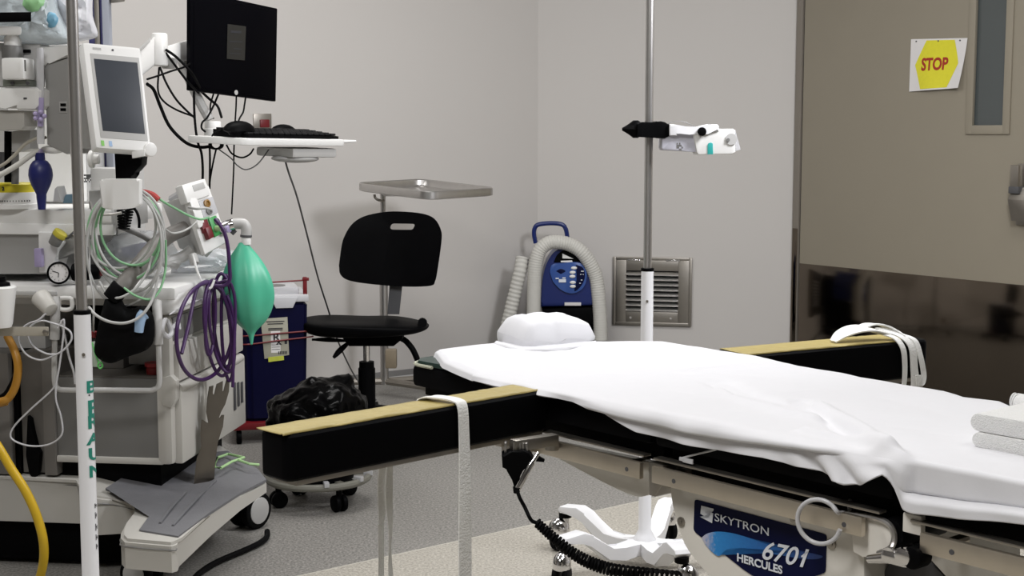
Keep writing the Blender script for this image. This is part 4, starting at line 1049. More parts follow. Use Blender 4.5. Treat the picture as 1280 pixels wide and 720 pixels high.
bm = new(); tube(bm, [wp(667, 440, Yw-.03), wp(667, 400, Yw-.03), wp(667.5, 365, Yw-.03), wp(669, 335, Yw-.03), wp(674, 315, Yw-.03), wp(684, 304.5, Yw-.03), wp(697, 302.5, Yw-.03), wp(713, 306, Yw-.02), wp(727, 315, Yw-.02), wp(738, 330, Yw-.01), wp(745, 347, Yw), wp(748, 368, Yw), wp(750, 395, Yw), wp(751, 425, Yw)], .0345, n=18, sub=26, rf=rf); obj('hose', bm, hose_m, wr, 60)
rf2 = lambda a, f: .0325*(1+.055*math.sin(a*2*PI/.021))
bm = new(); tube(bm, [wp(653, 322, Yw+.02), wp(650, 340, Yw+.0), wp(644, 365, Yw), wp(638, 390, Yw), wp(632, 420, Yw), wp(636, 452, Yw), wp(652, 460, Yw), wp(667, 440, Yw-.03)], .0325, n=18, sub=24, rf=rf2); obj('hose_end', bm, hose_m, wr, 60)
bm = new(); box(bm, V((wc.x, Yw+.15, .20)), (.25, .24, .24), AX, .012); box(bm, V((wc.x+.0, Yw+.12, .085)), (.34, .30, .03), AX, .01); obj('cart', bm, black_m, wr)
for x in (-.13, .13):
    for y in (0, .24):
        bm = new(); cyl(bm, V((wc.x+x-.01, Yw+y, .035)), V((wc.x+x+.01, Yw+y, .035)), .035, n=18, bev=.004); cyl(bm, V((wc.x+x, Yw+y, .04)), V((wc.x+x, Yw+y, .075)), .008, n=8); obj('caster', bm, black_m, wr)

# ================================================================== WORKSTATION ARM, MONITOR, KEYBOARD
md = V((.54, .84, 0)).normalized(); mn = V((md.y, -md.x, 0))     # along screen, out of screen
TLm, BLm, BRm, TRm = at(238, -13, 4.72), at(237.5, 113, 4.72), at(345, 127, 5.08), at(347, 10.5, 5.08)
mo = thing('computer_monitor', 'black flat monitor with a dark blank screen above the keyboard shelf', 'monitor', (BLm+BRm)/2-mn*.02)
hexa_pts = lambda off0, off1, k=1.: [(p+mn*off0) for p in (BLm, BRm, TRm, TLm)]+[(p+mn*off1) for p in (BLm, BRm, TRm, TLm)]
bm = new(); hexa(bm, hexa_pts(-.018, 0), .004); obj('casing', bm, scrn_m, mo)
cM = (TLm+BRm+BLm+TRm)/4
mn_ = (BRm-BLm).cross(TLm-BLm).normalized(); mn_ = mn_ if mn_.y < 0 else -mn_
def inset(k, kz, off): return [cM+(p-cM)*k+mn*off for p in (BLm, BRm, TRm, TLm)]
bm = new(); hexa(bm, inset(.93, 1, -.002)+inset(.93, 1, .0015), .0008); obj('screen', bm, scrn_m, mo)
def MP(px, py, off=.002): p = onpl(px, py, cM+mn_*off, mn_); return p
bm = new(); hexa(bm, [MP(283.5, 73.5), MP(306, 75.5), MP(307.5, 33), MP(284.5, 30)]+[MP(283.5, 73.5, .003), MP(306, 75.5, .003), MP(307.5, 33, .003), MP(284.5, 30, .003)], 0); nt_ = obj('notice_reflection', bm, noticeref_m, mo)  # painted reflection of a paper sign, laid on the screen
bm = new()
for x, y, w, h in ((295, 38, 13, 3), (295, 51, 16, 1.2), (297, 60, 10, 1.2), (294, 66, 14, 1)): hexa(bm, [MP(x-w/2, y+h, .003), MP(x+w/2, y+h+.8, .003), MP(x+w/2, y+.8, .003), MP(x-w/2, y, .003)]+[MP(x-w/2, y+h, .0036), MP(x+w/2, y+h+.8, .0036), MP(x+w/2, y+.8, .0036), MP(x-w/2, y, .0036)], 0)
obj('reflected_print', bm, inkblk_m, nt_)
bm = new(); c = MP(295, 115.7, .001); cyl(bm, c, c+mn*.0015, .0085, n=18); obj('round_logo', bm, lgrey_m, mo)
bm = new(); box(bm, cM-mn*.030, (.26, .026, .18), (md, mn, Z), .010); box(bm, cM-mn*.060, (.12, .05, .12), (md, mn, Z), .008); obj('mount_plate', bm, black_m, mo)
# shelf
kc = V((-.800, 4.735, 1.187))
kd = (md+Z*-.012).normalized(); kn = (mn+Z*-.035).normalized(); kz = kd.cross(kn); kz = kz if kz.z > 0 else -kz; KA = (kd, kn, kz)
def KP(l, n_, z=0): return kc+kd*l+kn*n_+kz*z
ws = thing('workstation_arm', 'white jointed arm carrying a keyboard shelf beside the anaesthesia machine', 'equipment arm', KP(0, 0, -.08))
bm = new(); prism(bm, [KP(l, n_, -.022) for l, n_ in [( .25-.03+.03*math.cos(a), .125-.03+.03*math.sin(a)) for a in (0, .5, 1., PI/2)]+[(-.25+.03-.03*math.sin(a), .125-.03+.03*math.cos(a)) for a in (0, .5, 1., PI/2)]+[(-.25, -.125), (.25, -.125)]], kz*.022, .005); obj('keyboard_shelf', bm, plastw_m, ws)
bm = new(); prism(bm, [KP(l, n_, -.062) for l, n_ in ((.0, .10), (.22, .10), (.25, .06), (.25, -.06), (.0, -.06))], kz*.030, .008); ellip = KP(.08, .04, -.068); sphere(bm, ellip, (.10, .06, .014), KA, 3); obj('under_shelf_box', bm, lgrey_m, ws)
bm = new(); cyl(bm, KP(.25, .09, -.008), KP(.335, .09, -.006), .007, .004, n=10); obj('side_peg', bm, plastw_m, ws)
pj = at(266, 156, 4.78)
bm = new(); lathe(bm, [(0, 0), (.029, 0), (.030, .028), (.027, .03), (.027, .050), (.025, .054), (0, .054)], V((pj.x, pj.y, 1.187)), n=24); obj('shelf_post', bm, plastw_m, ws)
bm = new(); tube(bm, [at(262, 150, 4.82), at(250, 128, 4.82), at(236, 98, 4.84), at(226, 72, 4.86)], .016, n=10); obj('lower_link', bm, lgrey_m, ws)
bm = new()
hexa(bm, [at(207, 80, 4.62), at(207, 58, 4.62), at(207, 58, 4.70), at(207, 80, 4.70), ][::-1]+[at(245, 74, 4.88), at(245, 47, 4.88), at(245, 47, 4.96), at(245, 74, 4.96)][::-1], .008); obj('upper_link', bm, plastw_m, ws)
c = at(199.5, 62, 4.62)
bm = new(); cyl(bm, c-Z*.052, c+Z*.052, .026, n=24, bev=.006); obj('elbow_joint', bm, plastw_m, ws)
bm = new(); c2 = at(211, 80, 4.66); cyl(bm, c2-Z*.015, c2+Z*.02, .022, .034, n=20, bev=.003); obj('joint_base', bm, lgrey_m, ws)
pl_ = at(160, 75, 4.45)
bm = new(); 
hexa(bm, [at(150, 118, 4.36), at(150, 92, 4.36), at(150, 92, 4.43), at(150, 118, 4.43)][::-1]+[at(193, 82, 4.58), at(193, 45, 4.58), at(193, 45, 4.66), at(193, 82, 4.66)][::-1], .008); ul = obj('inner_link', bm, plastw_m, ws)
bm = new(); hexa(bm, [at(172, 62, 4.45), at(172, 67, 4.45), at(188, 52, 4.555), at(188, 47, 4.555)]+[at(172, 62, 4.47), at(172, 67, 4.47), at(188, 52, 4.57), at(188, 47, 4.57)], .001); obj('cover_strip', bm, lgrey_m, ul)
# keyboard and mice
kb = thing('keyboard', 'black keyboard lying on the white keyboard shelf', 'keyboard', KP(.02, .03, .0))
bm = new(); prism(bm, [KP(-.215, .105, .001), KP(-.215, .105, .010), KP(-.215, -.05, .024), KP(-.215, -.05, .001)], kd*.44, .002); obj('case', bm, black_m, kb)
bm = new()
for rr_ in range(5):
    for cc_ in range(15): box(bm, KP(-.20+cc_*.0288, .088-rr_*.029, .0155+rr_*.0027), (.0235, .024, .007), KA, .002)
obj('keys', bm, mat('black_keys', (.012, .012, .013), .45, spec=.2), kb)
def mouse(c, label, sc=1., d=0):
    bm = new(); a = (kd*math.cos(d)+kn*math.sin(d)); b_ = kz.cross(a)
    sphere(bm, c, (.058*sc, .034*sc, .030*sc), (a, b_, kz), 3, fn=lambda q: 1 if q.z > -.25 else .72)
    return solo('computer_mouse', bm, black_m, label, 'mouse', 'mice on the keyboard shelf', 60)
mouse(KP(-.205, .055, .021), 'black mouse at the left end of the keyboard with its cable drooping off', 1.08)
mouse(KP(.17, -.095, .014), 'black mouse at the right end behind the keyboard', 1.0)
# cables
def cable(pts, r, label, Y=4.75, m=rubber_m, sub=8):
    bm = new(); tube(bm, [at(p[0], p[1], p[2] if len(p) > 2 else Y) for p in pts], r, n=7, sub=sub)
    return solo('cable', bm, m, label, 'cable', 'cables around the keyboard shelf', 60)
cable([(207, 62, 4.60), (221, 72, 4.62), (240, 92, 4.64), (250, 110, 4.76)], .0045, 'thick black cable from the arm elbow, upper of two running behind the monitor')
cable([(207, 66, 4.61), (222, 86, 4.63), (236, 104, 4.66), (248, 116, 4.78)], .004, 'thick black cable from the arm elbow, lower of two running behind the monitor')
cable([(184, 99, 4.50), (198, 94.5, 4.56), (215, 88.5, 4.60), (232, 83, 4.66), (244, 74, 4.84)], .0034, 'black cable crossing up to the right from the patient display to the monitor')
cable([(184, 105, 4.5), (192, 112, 4.55), (200, 132, 4.58), (212, 158, 4.6), (232, 178, 4.62), (250, 184, 4.62), (264, 183, 4.62)], .0055, 'thickest black cable sweeping in a big curve down to under the shelf')
cable([(199, 84, 4.60), (197.5, 112, 4.58), (204, 126, 4.57), (220, 137, 4.58), (243, 146, 4.62)], .0032, 'black cable hanging straight from the elbow then bending right')
cable([(200, 84, 4.60), (208, 104, 4.57), (220, 124, 4.56), (233, 138, 4.58), (243, 147, 4.62)], .0036, 'black cable running diagonally from the elbow down to the right')
cable([(242.5, 114, 4.62), (243, 140, 4.62), (245, 164, 4.61), (248, 180, 4.61), (252, 192, 4.61), (253.5, 212, 4.62), (253, 233, 4.62)], .0042, 'black cable dropping from the left edge of the monitor past the shelf')
cable([(273, 118, 4.80), (266, 134, 4.80), (259, 147, 4.73), (253, 153, 4.70), (252, 160, 4.69), (257, 165, 4.69)], .0034, 'black cable looping around the white shelf post')
cable([(251, 114, 4.80), (262, 124, 4.82), (272, 133, 4.82), (277, 147, 4.80)], .0044, 'black cable from behind the monitor bending over the shelf post')
cable([(267, 117, 4.84), (263, 132, 4.84), (264, 144, 4.84), (267, 148, 4.83)], .003, 'thin black cable straight down onto the shelf post')
cable([(295.5, 119, 4.88), (295, 135, 4.90), (294, 152, 4.92), (292.5, 186, 4.93), (292, 215, 4.93), (289.5, 268, 4.93)], .0028, 'thin black cable hanging vertically behind the shelf below the round logo')
cb = cable([(307, 122, 4.86), (305.5, 132, 4.86), (304, 140, 4.84), (300, 147, 4.82), (298, 152, 4.78)], .0030, 'black lead with a thick plug hanging from the monitor above the mouse')
cable([(276, 163, 4.56), (268, 166, 4.55), (264, 173, 4.55), (263, 182, 4.57)], .0026, 'thin mouse lead drooping over the near edge of the shelf')
cable([(262, 182, 4.60), (262.5, 200, 4.62), (262, 236, 4.64)], .0036, 'black cable hanging straight down from the knot under the shelf')
cable([(270, 187, 4.60), (266, 205, 4.62), (263, 222, 4.64), (261.5, 236, 4.65)], .003, 'black cable slanting down from the knot under the shelf')
cable([(283, 181, 4.60), (290, 192, 4.60), (302, 197, 4.62), (312, 193, 4.64), (317, 186, 4.66)], .003, 'short black cable sagging under the shelf, upper of two')
cable([(274, 187, 4.60), (289, 198, 4.6), (297, 207, 4.6), (308, 212, 4.62), (322, 205, 4.66), (336, 187, 4.70)], .0022, 'thin grey cable sagging under the shelf, lower of two', m=mat('grey_cable', (.10, .10, .10), .5))
cable([(355, 193, 4.78), (360, 213, 4.80), (371, 245, 4.9), (383, 290, 5.1), (397, 345, 5.4), (410, 386, 5.7), (424, 430, 5.95), (446, 474, 6.3), (470, 500, 6.0)], .0034, 'long grey cable hanging from the shelf down toward the stool', m=mat('grey_cable', (.10, .10, .10), .5))
bm = new()
for k in range(4):
    c = at(270, 181, 4.60+k*.008); tube(bm, [c+V((math.cos(a)*(.016+.002*k), math.sin(a*2+k)*.004, math.sin(a)*.013)) for a in [2*PI*i/10 for i in range(10)]], .0034, n=7, sub=4, closed=True)
solo('cable', bm, rubber_m, 'knotted bundle of black cable under the left end of the shelf', 'cable', 'cables around the keyboard shelf', 60)
# ================================================================== ANAESTHESIA MACHINE
ea = V((-.993, .122, 0)).normalized(); eb = V((.122, .993, 0)).normalized(); Cm = V((-.923, 3.80, 0)); MA = (-ea, eb, Z)
def M(a, b, z): return Cm+ea*a+eb*b+Z*z
def side(px, py, off=0.): return onpl(px, py, Cm-eb*off, eb)      # plane of the near side face; off toward the camera
def front(px, py, off=0.): return onpl(px, py, Cm-ea*off, ea)     # plane of the drawer fronts
am = thing('anaesthesia_machine', 'large white anaesthesia machine with drawers, shelves and a wheeled footrest base', 'anaesthesia machine', M(.4, .3, 0))
def mb_(name, a0, a1, b0, b1, z0, z1, m, bev=.006, par=None):
    bm = new(); box(bm, M((a0+a1)/2, (b0+b1)/2, (z0+z1)/2), (abs(a1-a0), abs(b1-b0), abs(z1-z0)), MA, bev); return obj(name, bm, m, par or am)
# ---- base with footrest
zt = .200
def fz(px, py, z): return onz(px, py, z)
top = [(V((-1.75, 3.90, 0)), .262), (M(.27, .0, 0), .255), (fz(100, 617.5, .245), .245), (fz(140, 622.5, .225), .225), (fz(166, 628.5, .208), .208), (fz(172, 633, .204), .204), (fz(168, 641, .2), .2), (fz(158, 654, .2), .2), (fz(151, 664, .2), .2), (fz(151, 669, .2), .2), (fz(156, 674, .2), .2), (fz(214, 679, .2), .2), (fz(221, 677, .2), .2), (fz(223, 672, .2), .2), (fz(262, 642, .2), .2), (fz(300, 618, .2), .2), (fz(333, 601, .2), .2), (fz(322, 586, .21), .21), (fz(285, 563, .24), .24), (M(.2, .72, 0), .25), (V((-1.75, 4.6, 0)), .262)]
bm = new(); t = bmesh.new()
ta = [t.verts.new(V((p.x, p.y, z))) for p, z in top]
def arch(i, p):      # underside rises along the footrest
    z = .125
    if 13 <= i <= 17: z = (.126, .138, .154, .166, .168)[i-13]
    return V((p.x, p.y, z if i > 2 else .130))
tb_ = [t.verts.new(arch(i, p)) for i, (p, z) in enumerate(top)]; n = len(ta)
t.faces.new(ta); t.faces.new(tb_[::-1])
for i in range(n): t.faces.new([ta[i], tb_[i], tb_[(i+1) % n], ta[(i+1) % n]])
bmesh.ops.bevel(t, geom=[e for e in t.edges if e.verts[0] in ta and e.verts[1] in ta], offset=.008, segments=2, affect='EDGES')
bmesh.ops.triangulate(t, faces=[f for f in t.faces if len(f.verts) > 4]); merge(bm, t); base_ = obj('base', bm, cream_m, am)
# rim groove and treads
tp = [(174, 663.5, 0), (222.5, 671.5, 0), (262, 642, 0), (300, 617.5, 0), (333, 600.5, .0), (322, 587, .3), (285, 564.5, 1.3), (200, 572, 1.6), (150, 600, 1.55), (132, 611.5, 1.35), (160, 618.5, .75), (183, 627, .3), (192, 633, .12), (192.5, 638, .05), (186, 647, 0)]
bm = new(); pv = [fz(x, y, .2015+.03*k) for x, y, k in tp]; t = bmesh.new(); va_ = [t.verts.new(p+Z*.003) for p in pv]; vb_ = [t.verts.new(p-Z*.004) for p in pv]
t.faces.new(va_); t.faces.new(vb_[::-1])
for i in range(len(pv)): t.faces.new([va_[i], vb_[i], vb_[(i+1) % len(pv)], va_[(i+1) % len(pv)]])
bmesh.ops.triangulate(t, faces=[f for f in t.faces if len(f.verts) > 4]); merge(bm, t)
obj('footrest_tread', bm, tread_m, base_)
for (xa, ya, xb, yb_) in ((200, 654, 232, 615), (216, 657, 270, 600)):
    bm = new(); tube(bm, [fz(xa, ya, .206), fz((xa+xb)/2-2, (ya+yb_)/2, .212), fz(xb, yb_, .222)], .0035, n=6); obj('tread_rib', bm, tread_m, base_)
bm = new(); tube(bm, [V((p.x, p.y, z-.018))+V((0, -.001, 0)) for p, z in top[:13]], .0018, n=6, sub=3); obj('rim_seam', bm, mgrey_m, base_)
def twin(c, ax_, r=.056):
    ro = obj
    bm = new(); y = V((-ax_.y, ax_.x, 0)); cyl(bm, c+Z*(r+.02), c+Z*.13, .014, n=12); tube(bm, [c+Z*(r+.03)-y*.03, c+Z*(2*r+.004), c+Z*(r+.03)+y*.03], .012, n=8)
    k = obj('caster', bm, cream_m if r < .05 else dgrey_m, base_)
    return k, y
for px, py, Yc, r, ang_ in ((312, 640, 4.26, .057, -.55), (178, 722, 3.68, .045, -1.9), (-60, 700, 3.98, .05, .3), (60, 640, 4.55, .05, .8)):
    c = at(px, py, Yc); c.z = 0; ax_ = V((math.cos(ang_), math.sin(ang_), 0)); 
    bm = new(); cyl(bm, c+Z*r*1.5, c+Z*.135, .018 if r < .05 else .014, n=14); box(bm, c+Z*(r*1.75), (.06, .05, .02), (ax_, V((-ax_.y, ax_.x, 0)), Z), .006); k = obj('caster_fork', bm, cream_m if r < .05 else dgrey_m, base_)
    for s_ in (-1, 1):
        bm = new(); cyl(bm, c+ax_*(s_*.014)+Z*r, c+ax_*(s_*.040)+Z*r, r, n=28, bev=.006); w_ = obj('caster_wheel', bm, rubber_m, base_)
        bm = new(); cyl(bm, c+ax_*(s_*.039)+Z*r, c+ax_*(s_*.043)+Z*r, r*.72, n=24, bev=.002); obj('wheel_disc', bm, lgrey_m if s_ > 0 else taupe_m, base_)
# ---- cabinet
mb_('cabinet', .0, .045, .0, .60, .30, .712, cream_m, .016)
mb_('side_panel', .040, .335, .012, .56, .312, .535, mgrey_m, .004)
mb_('bottom_rail', .03, .335, .004, .58, .300, .318, cream_m, .004)
mb_('recess_back', .04, .90, .40, .58, .30, .77, black_m, .002)  # coloured black to deepen the shade inside the recess
mb_('recess_floor', .04, .335, .02, .58, .528, .540, taupe_m, .002)
mb_('shelf_underside', .0, .90, .02, .60, .735, .758, lgrey_m, .004)
mb_('inner_box', .05, .16, .10, .38, .56, .66, mgrey_m, .006); mb_('inner_box', .19, .30, .14, .38, .54, .62, taupe_m, .006)
for a0, a1, b0, m_ in ((.335, .37, .004, taupe_m), (.372, .445, .03, taupe_m), (.447, .462, .02, black_m), (.463, .90, .0, taupe_m)): mb_('column_panel', a0, a1, b0, .56, .262, .60, m_, .003)
mb_('left_panel', .40, .90, .10, .50, .60, .735, lgrey_m, .004)
mb_('under_base_shade', .10, .95, .03, .70, .012, .128, black_m, .01, base_); mb_('plinth', .05, .9, .04, .56, .225, .302, black_m, .004)  # black box added for shade under the base; plinth blackened for cabinet shadow
bm = new(); prism(bm, [side(x, y, -.005) for x, y in ((34, 520), (38, 524), (44, 560), (50, 566), (48, 590), (42, 600), (36, 592), (32, 570))], eb*.02, .003); obj('pedal_latch', bm, black_m, am)
# drawers on the front
def mdraw(z0, z1, proud, m_=cream_m, b0=.025, b1=.59):
    bm = new(); box(bm, M(-proud/2, (b0+b1)/2, (z0+z1)/2), (proud+.01, b1-b0, z1-z0), MA, .006); return obj('drawer', bm, m_, am)
mb_('drawer_recess', -.004, .02, .02, .58, .640, .705, mgrey_m, .004)
dr1 = mdraw(.528, .632, .010); dr2 = mdraw(.300, .512, .014)
bm = new(); tube(bm, [M(-.008, .03, .508), M(-.013, .10, .510), M(-.013, .48, .510), M(-.008, .575, .508)], .014, n=12); obj('drawer_handle', bm, cream_m, dr2)
bm = new(); prism(bm, [M(-.0, -.004, .46), M(-.014, -.004, .485), M(-.016, -.004, .535), M(.0, -.004, .55), M(.035, -.004, .54), M(.038, -.004, .49), M(.025, -.004, .465)], eb*.03, .006); obj('drawer_corner', bm, cream_m, am)
bm = new()
for k in range(3): box(bm, M(-.022, .475+k*.035, .405), (.004, .014, .085-.01*k), MA, .001)
obj('vent_slot', bm, dgrey_m, dr2)
# ---- worktop
bm = new(); box(bm, M(.44, .30, .775), (.94, .66, .036), MA, .012); 
wt = obj('worktop', bm, plastw_m, am)
bm = new(); hexa(bm, [M(.02, -.03, .715), M(.02, .63, .715), M(-.035, .63, .722), M(-.035, -.03, .722), M(.05, -.028, .792), M(.05, .63, .792), M(-.030, .62, .782), M(-.030, -.02, .782)], .014, 3); obj('worktop_end', bm, plastw_m, am)
bm = new(); box(bm, M(.60, -.035, .772), (.60, .012, .012), MA, .003); obj('accessory_rail', bm, lgrey_m, am)
for x in (82,):
    bm = new(); ringp = [side(x+q[0], 377+q[1], .045) for q in ((-6, -4), (6, -4), (8, 0), (8, 7), (4, 10), (-4, 10), (-8, 7), (-8, 0))]; tube(bm, ringp, .006, n=8, sub=4, closed=True); obj('rail_ring', bm, plastw_m, am)
# ---- upper body behind the worktop
UB0, UB1 = .24, .60
mb_('back_housing', .365, .95, .34, .60, .79, 1.46, lgrey_m, .015); mb_('back_housing_base', .285, .42, .36, .58, .79, 1.10, lgrey_m, .01)
mb_('back_housing_panel', .37, .60, .325, .36, 1.0, 1.38, plastw_m, .01)
bm = new(); prism(bm, [side(x, y, -.05) for x, y in ((-60, 268), (50, 268), (95, 276), (95, 320), (66, 322), (60, 343), (-60, 343))], eb*.25, .008); obj('ventilator_body', bm, pgrey_m, am)
bm = new(); prism(bm, [side(x, y, -.02) for x, y in ((47, 290), (70, 290), (77, 304), (68, 316), (66, 341), (48, 341))], eb*.08, .008); cr_ = obj('probe_cradle', bm, plastw_m, am)
bm = new(); box(bm, side(49, 322, .0), (ps(10, 3.8), .02, ps(24, 3.8)), MA, .004); obj('flow_gauge', bm, purplel_m, am)
bm = new(); cyl(bm, side(67, 306, .0), side(75, 291, .0), .016, .018, n=16, bev=.003); pr_ = obj('probe_body', bm, mgrey_m, am)
bm = new(); cyl(bm, side(73, 295.5, .0), side(77, 290, .0), .0195, n=16, bev=.002); obj('probe_tip', bm, mat('yellow_cap', (.55, .48, .05), .5), am)
bm = new(); tube(bm, [side(77, 294, 0), side(84, 298, 0), side(90, 292, 0), side(98, 286, -.02)], .003, n=6); obj('probe_lead', bm, dgrey_m, am)
mb_('upper_shelf', .17, .95, .04, .42, .952, .995, plastw_m, .008); mb_('shelf_rim', .165, .95, .035, .06, .925, .955, plastw_m, .005)
bm = new(); prism(bm, [side(x, y, -.06) for x, y in ((110, 238), (148, 236), (150, 258), (152, 284), (110, 288))], eb*.2, .01); obj('shelf_bracket', bm, lgrey_m, am)
bm = new(); tube(bm, [side(112, 252, -.0), side(118, 266, -.0), side(135, 268, -.0), side(152, 266, -.0)], .004, n=8); obj('wire_holder', bm, steel_m, am)
# display housing (side on) with white front frame
bm = new(); prism(bm, [side(x, y, .02) for x, y in ((55, 84), (60, 78), (89, 71), (90, 192), (82, 193), (58, 181))], eb*.16, .008); dh = obj('display_housing', bm, pgrey_m, am)
bm = new(); prism(bm, [side(x, y, .025) for x, y in ((50, 58), (89, 56), (89, 70), (60, 77), (55, 83))], eb*.18, .006); obj('housing_cap', bm, plastw_m, am)
bm = new(); hexa(bm, [side(88, 196, .03), side(97, 196, .03), side(97, 196, -.14), side(88, 196, -.14), side(86, 53, .03), side(95, 53, .03), side(95, 53, -.14), side(86, 53, -.14)], .004); obj('display_frame', bm, plastw_m, am)
bm = new(); prism(bm, [side(x, y, .0) for x, y in ((95, 55), (108, 60), (126, 185), (98, 186))], eb*.12, .004); obj('display_backing', bm, pgrey_m, am)
bm = new(); box(bm, side(79, 134, .021), (ps(10, 3.8), .004, ps(14, 3.8)), MA, .001); pt_ = obj('port_plate', bm, lgrey_m, am)
for dy in (-3, 3):
    bm = new(); box(bm, side(79, 134+dy, .024), (ps(7, 3.8), .003, ps(3.5, 3.8)), MA, 0); obj('port', bm, black_m, pt_)
bm = new(); sphere(bm, side(66, 187, .0), (.035, .02, .012), AX, 2); obj('lower_knob', bm, plastw_m, am)
c = side(112, 199, .05)
bm = new(); cyl(bm, c, c+V((.012, 0, 0)), .024, n=20, bev=.004); cyl(bm, c+V((.01, 0, 0)), c+V((.026, 0, 0)), .013, n=18, bev=.003); obj('side_dial', bm, plastw_m, am)
bm = new(); rr = random.Random(8)
for i in range(6):
    for k in range(5):
        if rr.random() < .65: box(bm, side(105.5+i*1.5, 219+k*2, -.17), (.003, .001, .004), MA, 0)
obj('printed_code', bm, inkblk_m, am, split=False)
# posts at the back
pp = at(127, 60, 4.32)
def post(dx0, dx1, m_, name, dy=0.):
    bm = new(); x0 = at(dx0, 60, 4.32).x; x1 = at(dx1, 60, 4.32).x; box(bm, V(((x0+x1)/2, 4.32+dy, 1.45)), (x1-x0, .03, 1.30), AX, .003); obj(name, bm, m_, am)
post(113, 121, postblue_m, 'rail_post'); post(121, 127.5, steeld_m, 'rail_post', -.004); post(127.5, 131, postblue_m, 'rail_post'); post(131, 140, mat('pale_blue_rail', (.36, .38, .44), .4, namt=.03), 'rail_post', -.006)
bm = new(); hexa(bm, [at(139, 4, 4.3), at(156, 2, 4.3), at(156, -6, 4.3), at(139, -6, 4.3), at(139, 4, 4.34), at(156, 2, 4.34), at(156, -6, 4.34), at(139, -6, 4.34)], .002); obj('post_bracket', bm, steeld_m, am)
# left flow block and swing arm
bm = new(); hexa(bm, [side(-40, 45, .10), side(27, 44, .10), side(27, 44, .0), side(-40, 45, .0), side(-40, 31, .10), side(27, 33, .10), side(27, 33, .0), side(-40, 31, .0)], .008); sa = obj('swing_arm', bm, plastw_m, am)
c = side(16, 44, .05); bm = new(); cyl(bm, side(16, 58, .05), side(16, 43, .05), .022, n=20, bev=.002); obj('arm_neck', bm, plastw_m, am)
bm = new(); cyl(bm, side(15.5, 73, .05), side(15.5, 57, .05), .027, n=20, bev=.002); obj('arm_collar', bm, mgrey_m, am)
bm = new(); box(bm, side(23, 86.5, .07), (ps(29, 3.75), .07, ps(27, 3.75)), MA, .008); fb = obj('flow_block', bm, plastw_m, am)
bm = new(); box(bm, side(31.5, 82, .107), (ps(2, 3.7), .002, ps(14, 3.7)), MA, 0); obj('block_print', bm, mgrey_m, fb)
bm = new(); box(bm, side(25, 104, .05), (ps(32, 3.75), .06, ps(8, 3.75)), MA, .003); pb_ = obj('flow_plate', bm, mat('green_grey_plastic', (.20, .22, .19), .5), am)
for x in (16, 35):
    bm = new(); c = side(x, 104, .082); cyl(bm, c, c-eb*.004, .005, n=12); obj('plate_screw', bm, dgrey_m, pb_)
bm = new(); prism(bm, [side(x, y, .03) for x, y in ((-60, 52), (50, 55), (50, 62), (44, 64), (44, 108), (-60, 108))], eb*.06, .004); obj('flow_backplate', bm, lgrey_m, am)
bm = new(); box(bm, side(33, 64, .035), (ps(10, 3.8), .01, ps(4, 3.8)), MA, .001); obj('dark_slot', bm, black_m, am)
bm = new(); cyl(bm, side(51, 180, .06), side(50, 60, .06), .010, n=12); obj('clear_column', bm, milky_m, am)
bm = new(); prism(bm, [side(x, y, .08) for x, y in ((-60, 109), (44, 109), (49, 113), (49, 132), (44, 137), (20, 137), (8, 130), (-60, 130))], eb*.1, .012); lb_ = obj('sensor_block', bm, plastw_m, am)
bm = new(); box(bm, side(31.5, 123, .081), (.009, .002, .005), MA, .001); obj('sensor_mark', bm, dgrey_m, lb_)
bm = new(); prism(bm, [side(x, y, .06) for x, y in ((-60, 137), (30, 138), (31, 158), (26, 163), (-60, 164))], eb*.08, .008); obj('lower_block', bm, cream_m, am)
bm = new(); prism(bm, [side(x, y, .0) for x, y in ((14, 164), (38, 162), (38, 186), (28, 190), (14, 190))], eb*.05, .005); obj('valve_body', bm, lgrey_m, am)
for x, h0, h1, m_ in ((10, 164, 228, black_m), (19, 188, 230, mgrey_m), (4, 190, 214, dgrey_m)):
    bm = new(); cyl(bm, side(x, h1, -.02), side(x, h0, -.02), .010, n=12); obj('valve_stem', bm, m_, am)
# horizontal black handle in the top corner
bm = new(); hexa(bm, [side(-50, 29, .12), side(39, 27, .12), side(39, 27, .10), side(-50, 29, .10), side(-50, 16, .12), side(39, 15, .12), side(39, 15, .10), side(-50, 16, .10)], .002); bh = obj('black_strap_handle', bm, black_m, am)
# yellow banded vaporiser dial on the shelf
c = side(19, 252, -.08); c.z = .995
vz = thing('vaporiser', 'white vaporiser dial with a yellow band beside the navy bulb', 'vaporiser', c)
bm = new(); lathe(bm, [(0, 0), (.066, 0), (.066, .012), (.060, .014), (.058, .045), (0, .045)], c, n=40); bd_ = obj('dial', bm, plastw_m, vz)
bm = new(); lathe(bm, [(0, .044), (.054, .044), (.054, .066), (.050, .070), (0, .070)], c, n=40); yb2 = obj('yellow_band', bm, mat('yellow_plastic', (.66, .56, .02), .45), vz)
bm = new()
for k in range(17):
    a = -PI/2-1.0+k*.125; d = V((math.cos(a), math.sin(a), 0)); box(bm, c+d*.0605+Z*.022, (.0018, .003, .004), (V((-d.y, d.x, 0)), d, Z), 0)
obj('dial_mark', bm, dgrey_m, bd_, split=False)
bm = new(); text(bm, '2', lambda x, y, z: c+V((-.016+x, -.0545-z, .051+y)), .014, bold=.0006, depth=.001); obj('dial_digit', bm, inkblk_m, yb2)
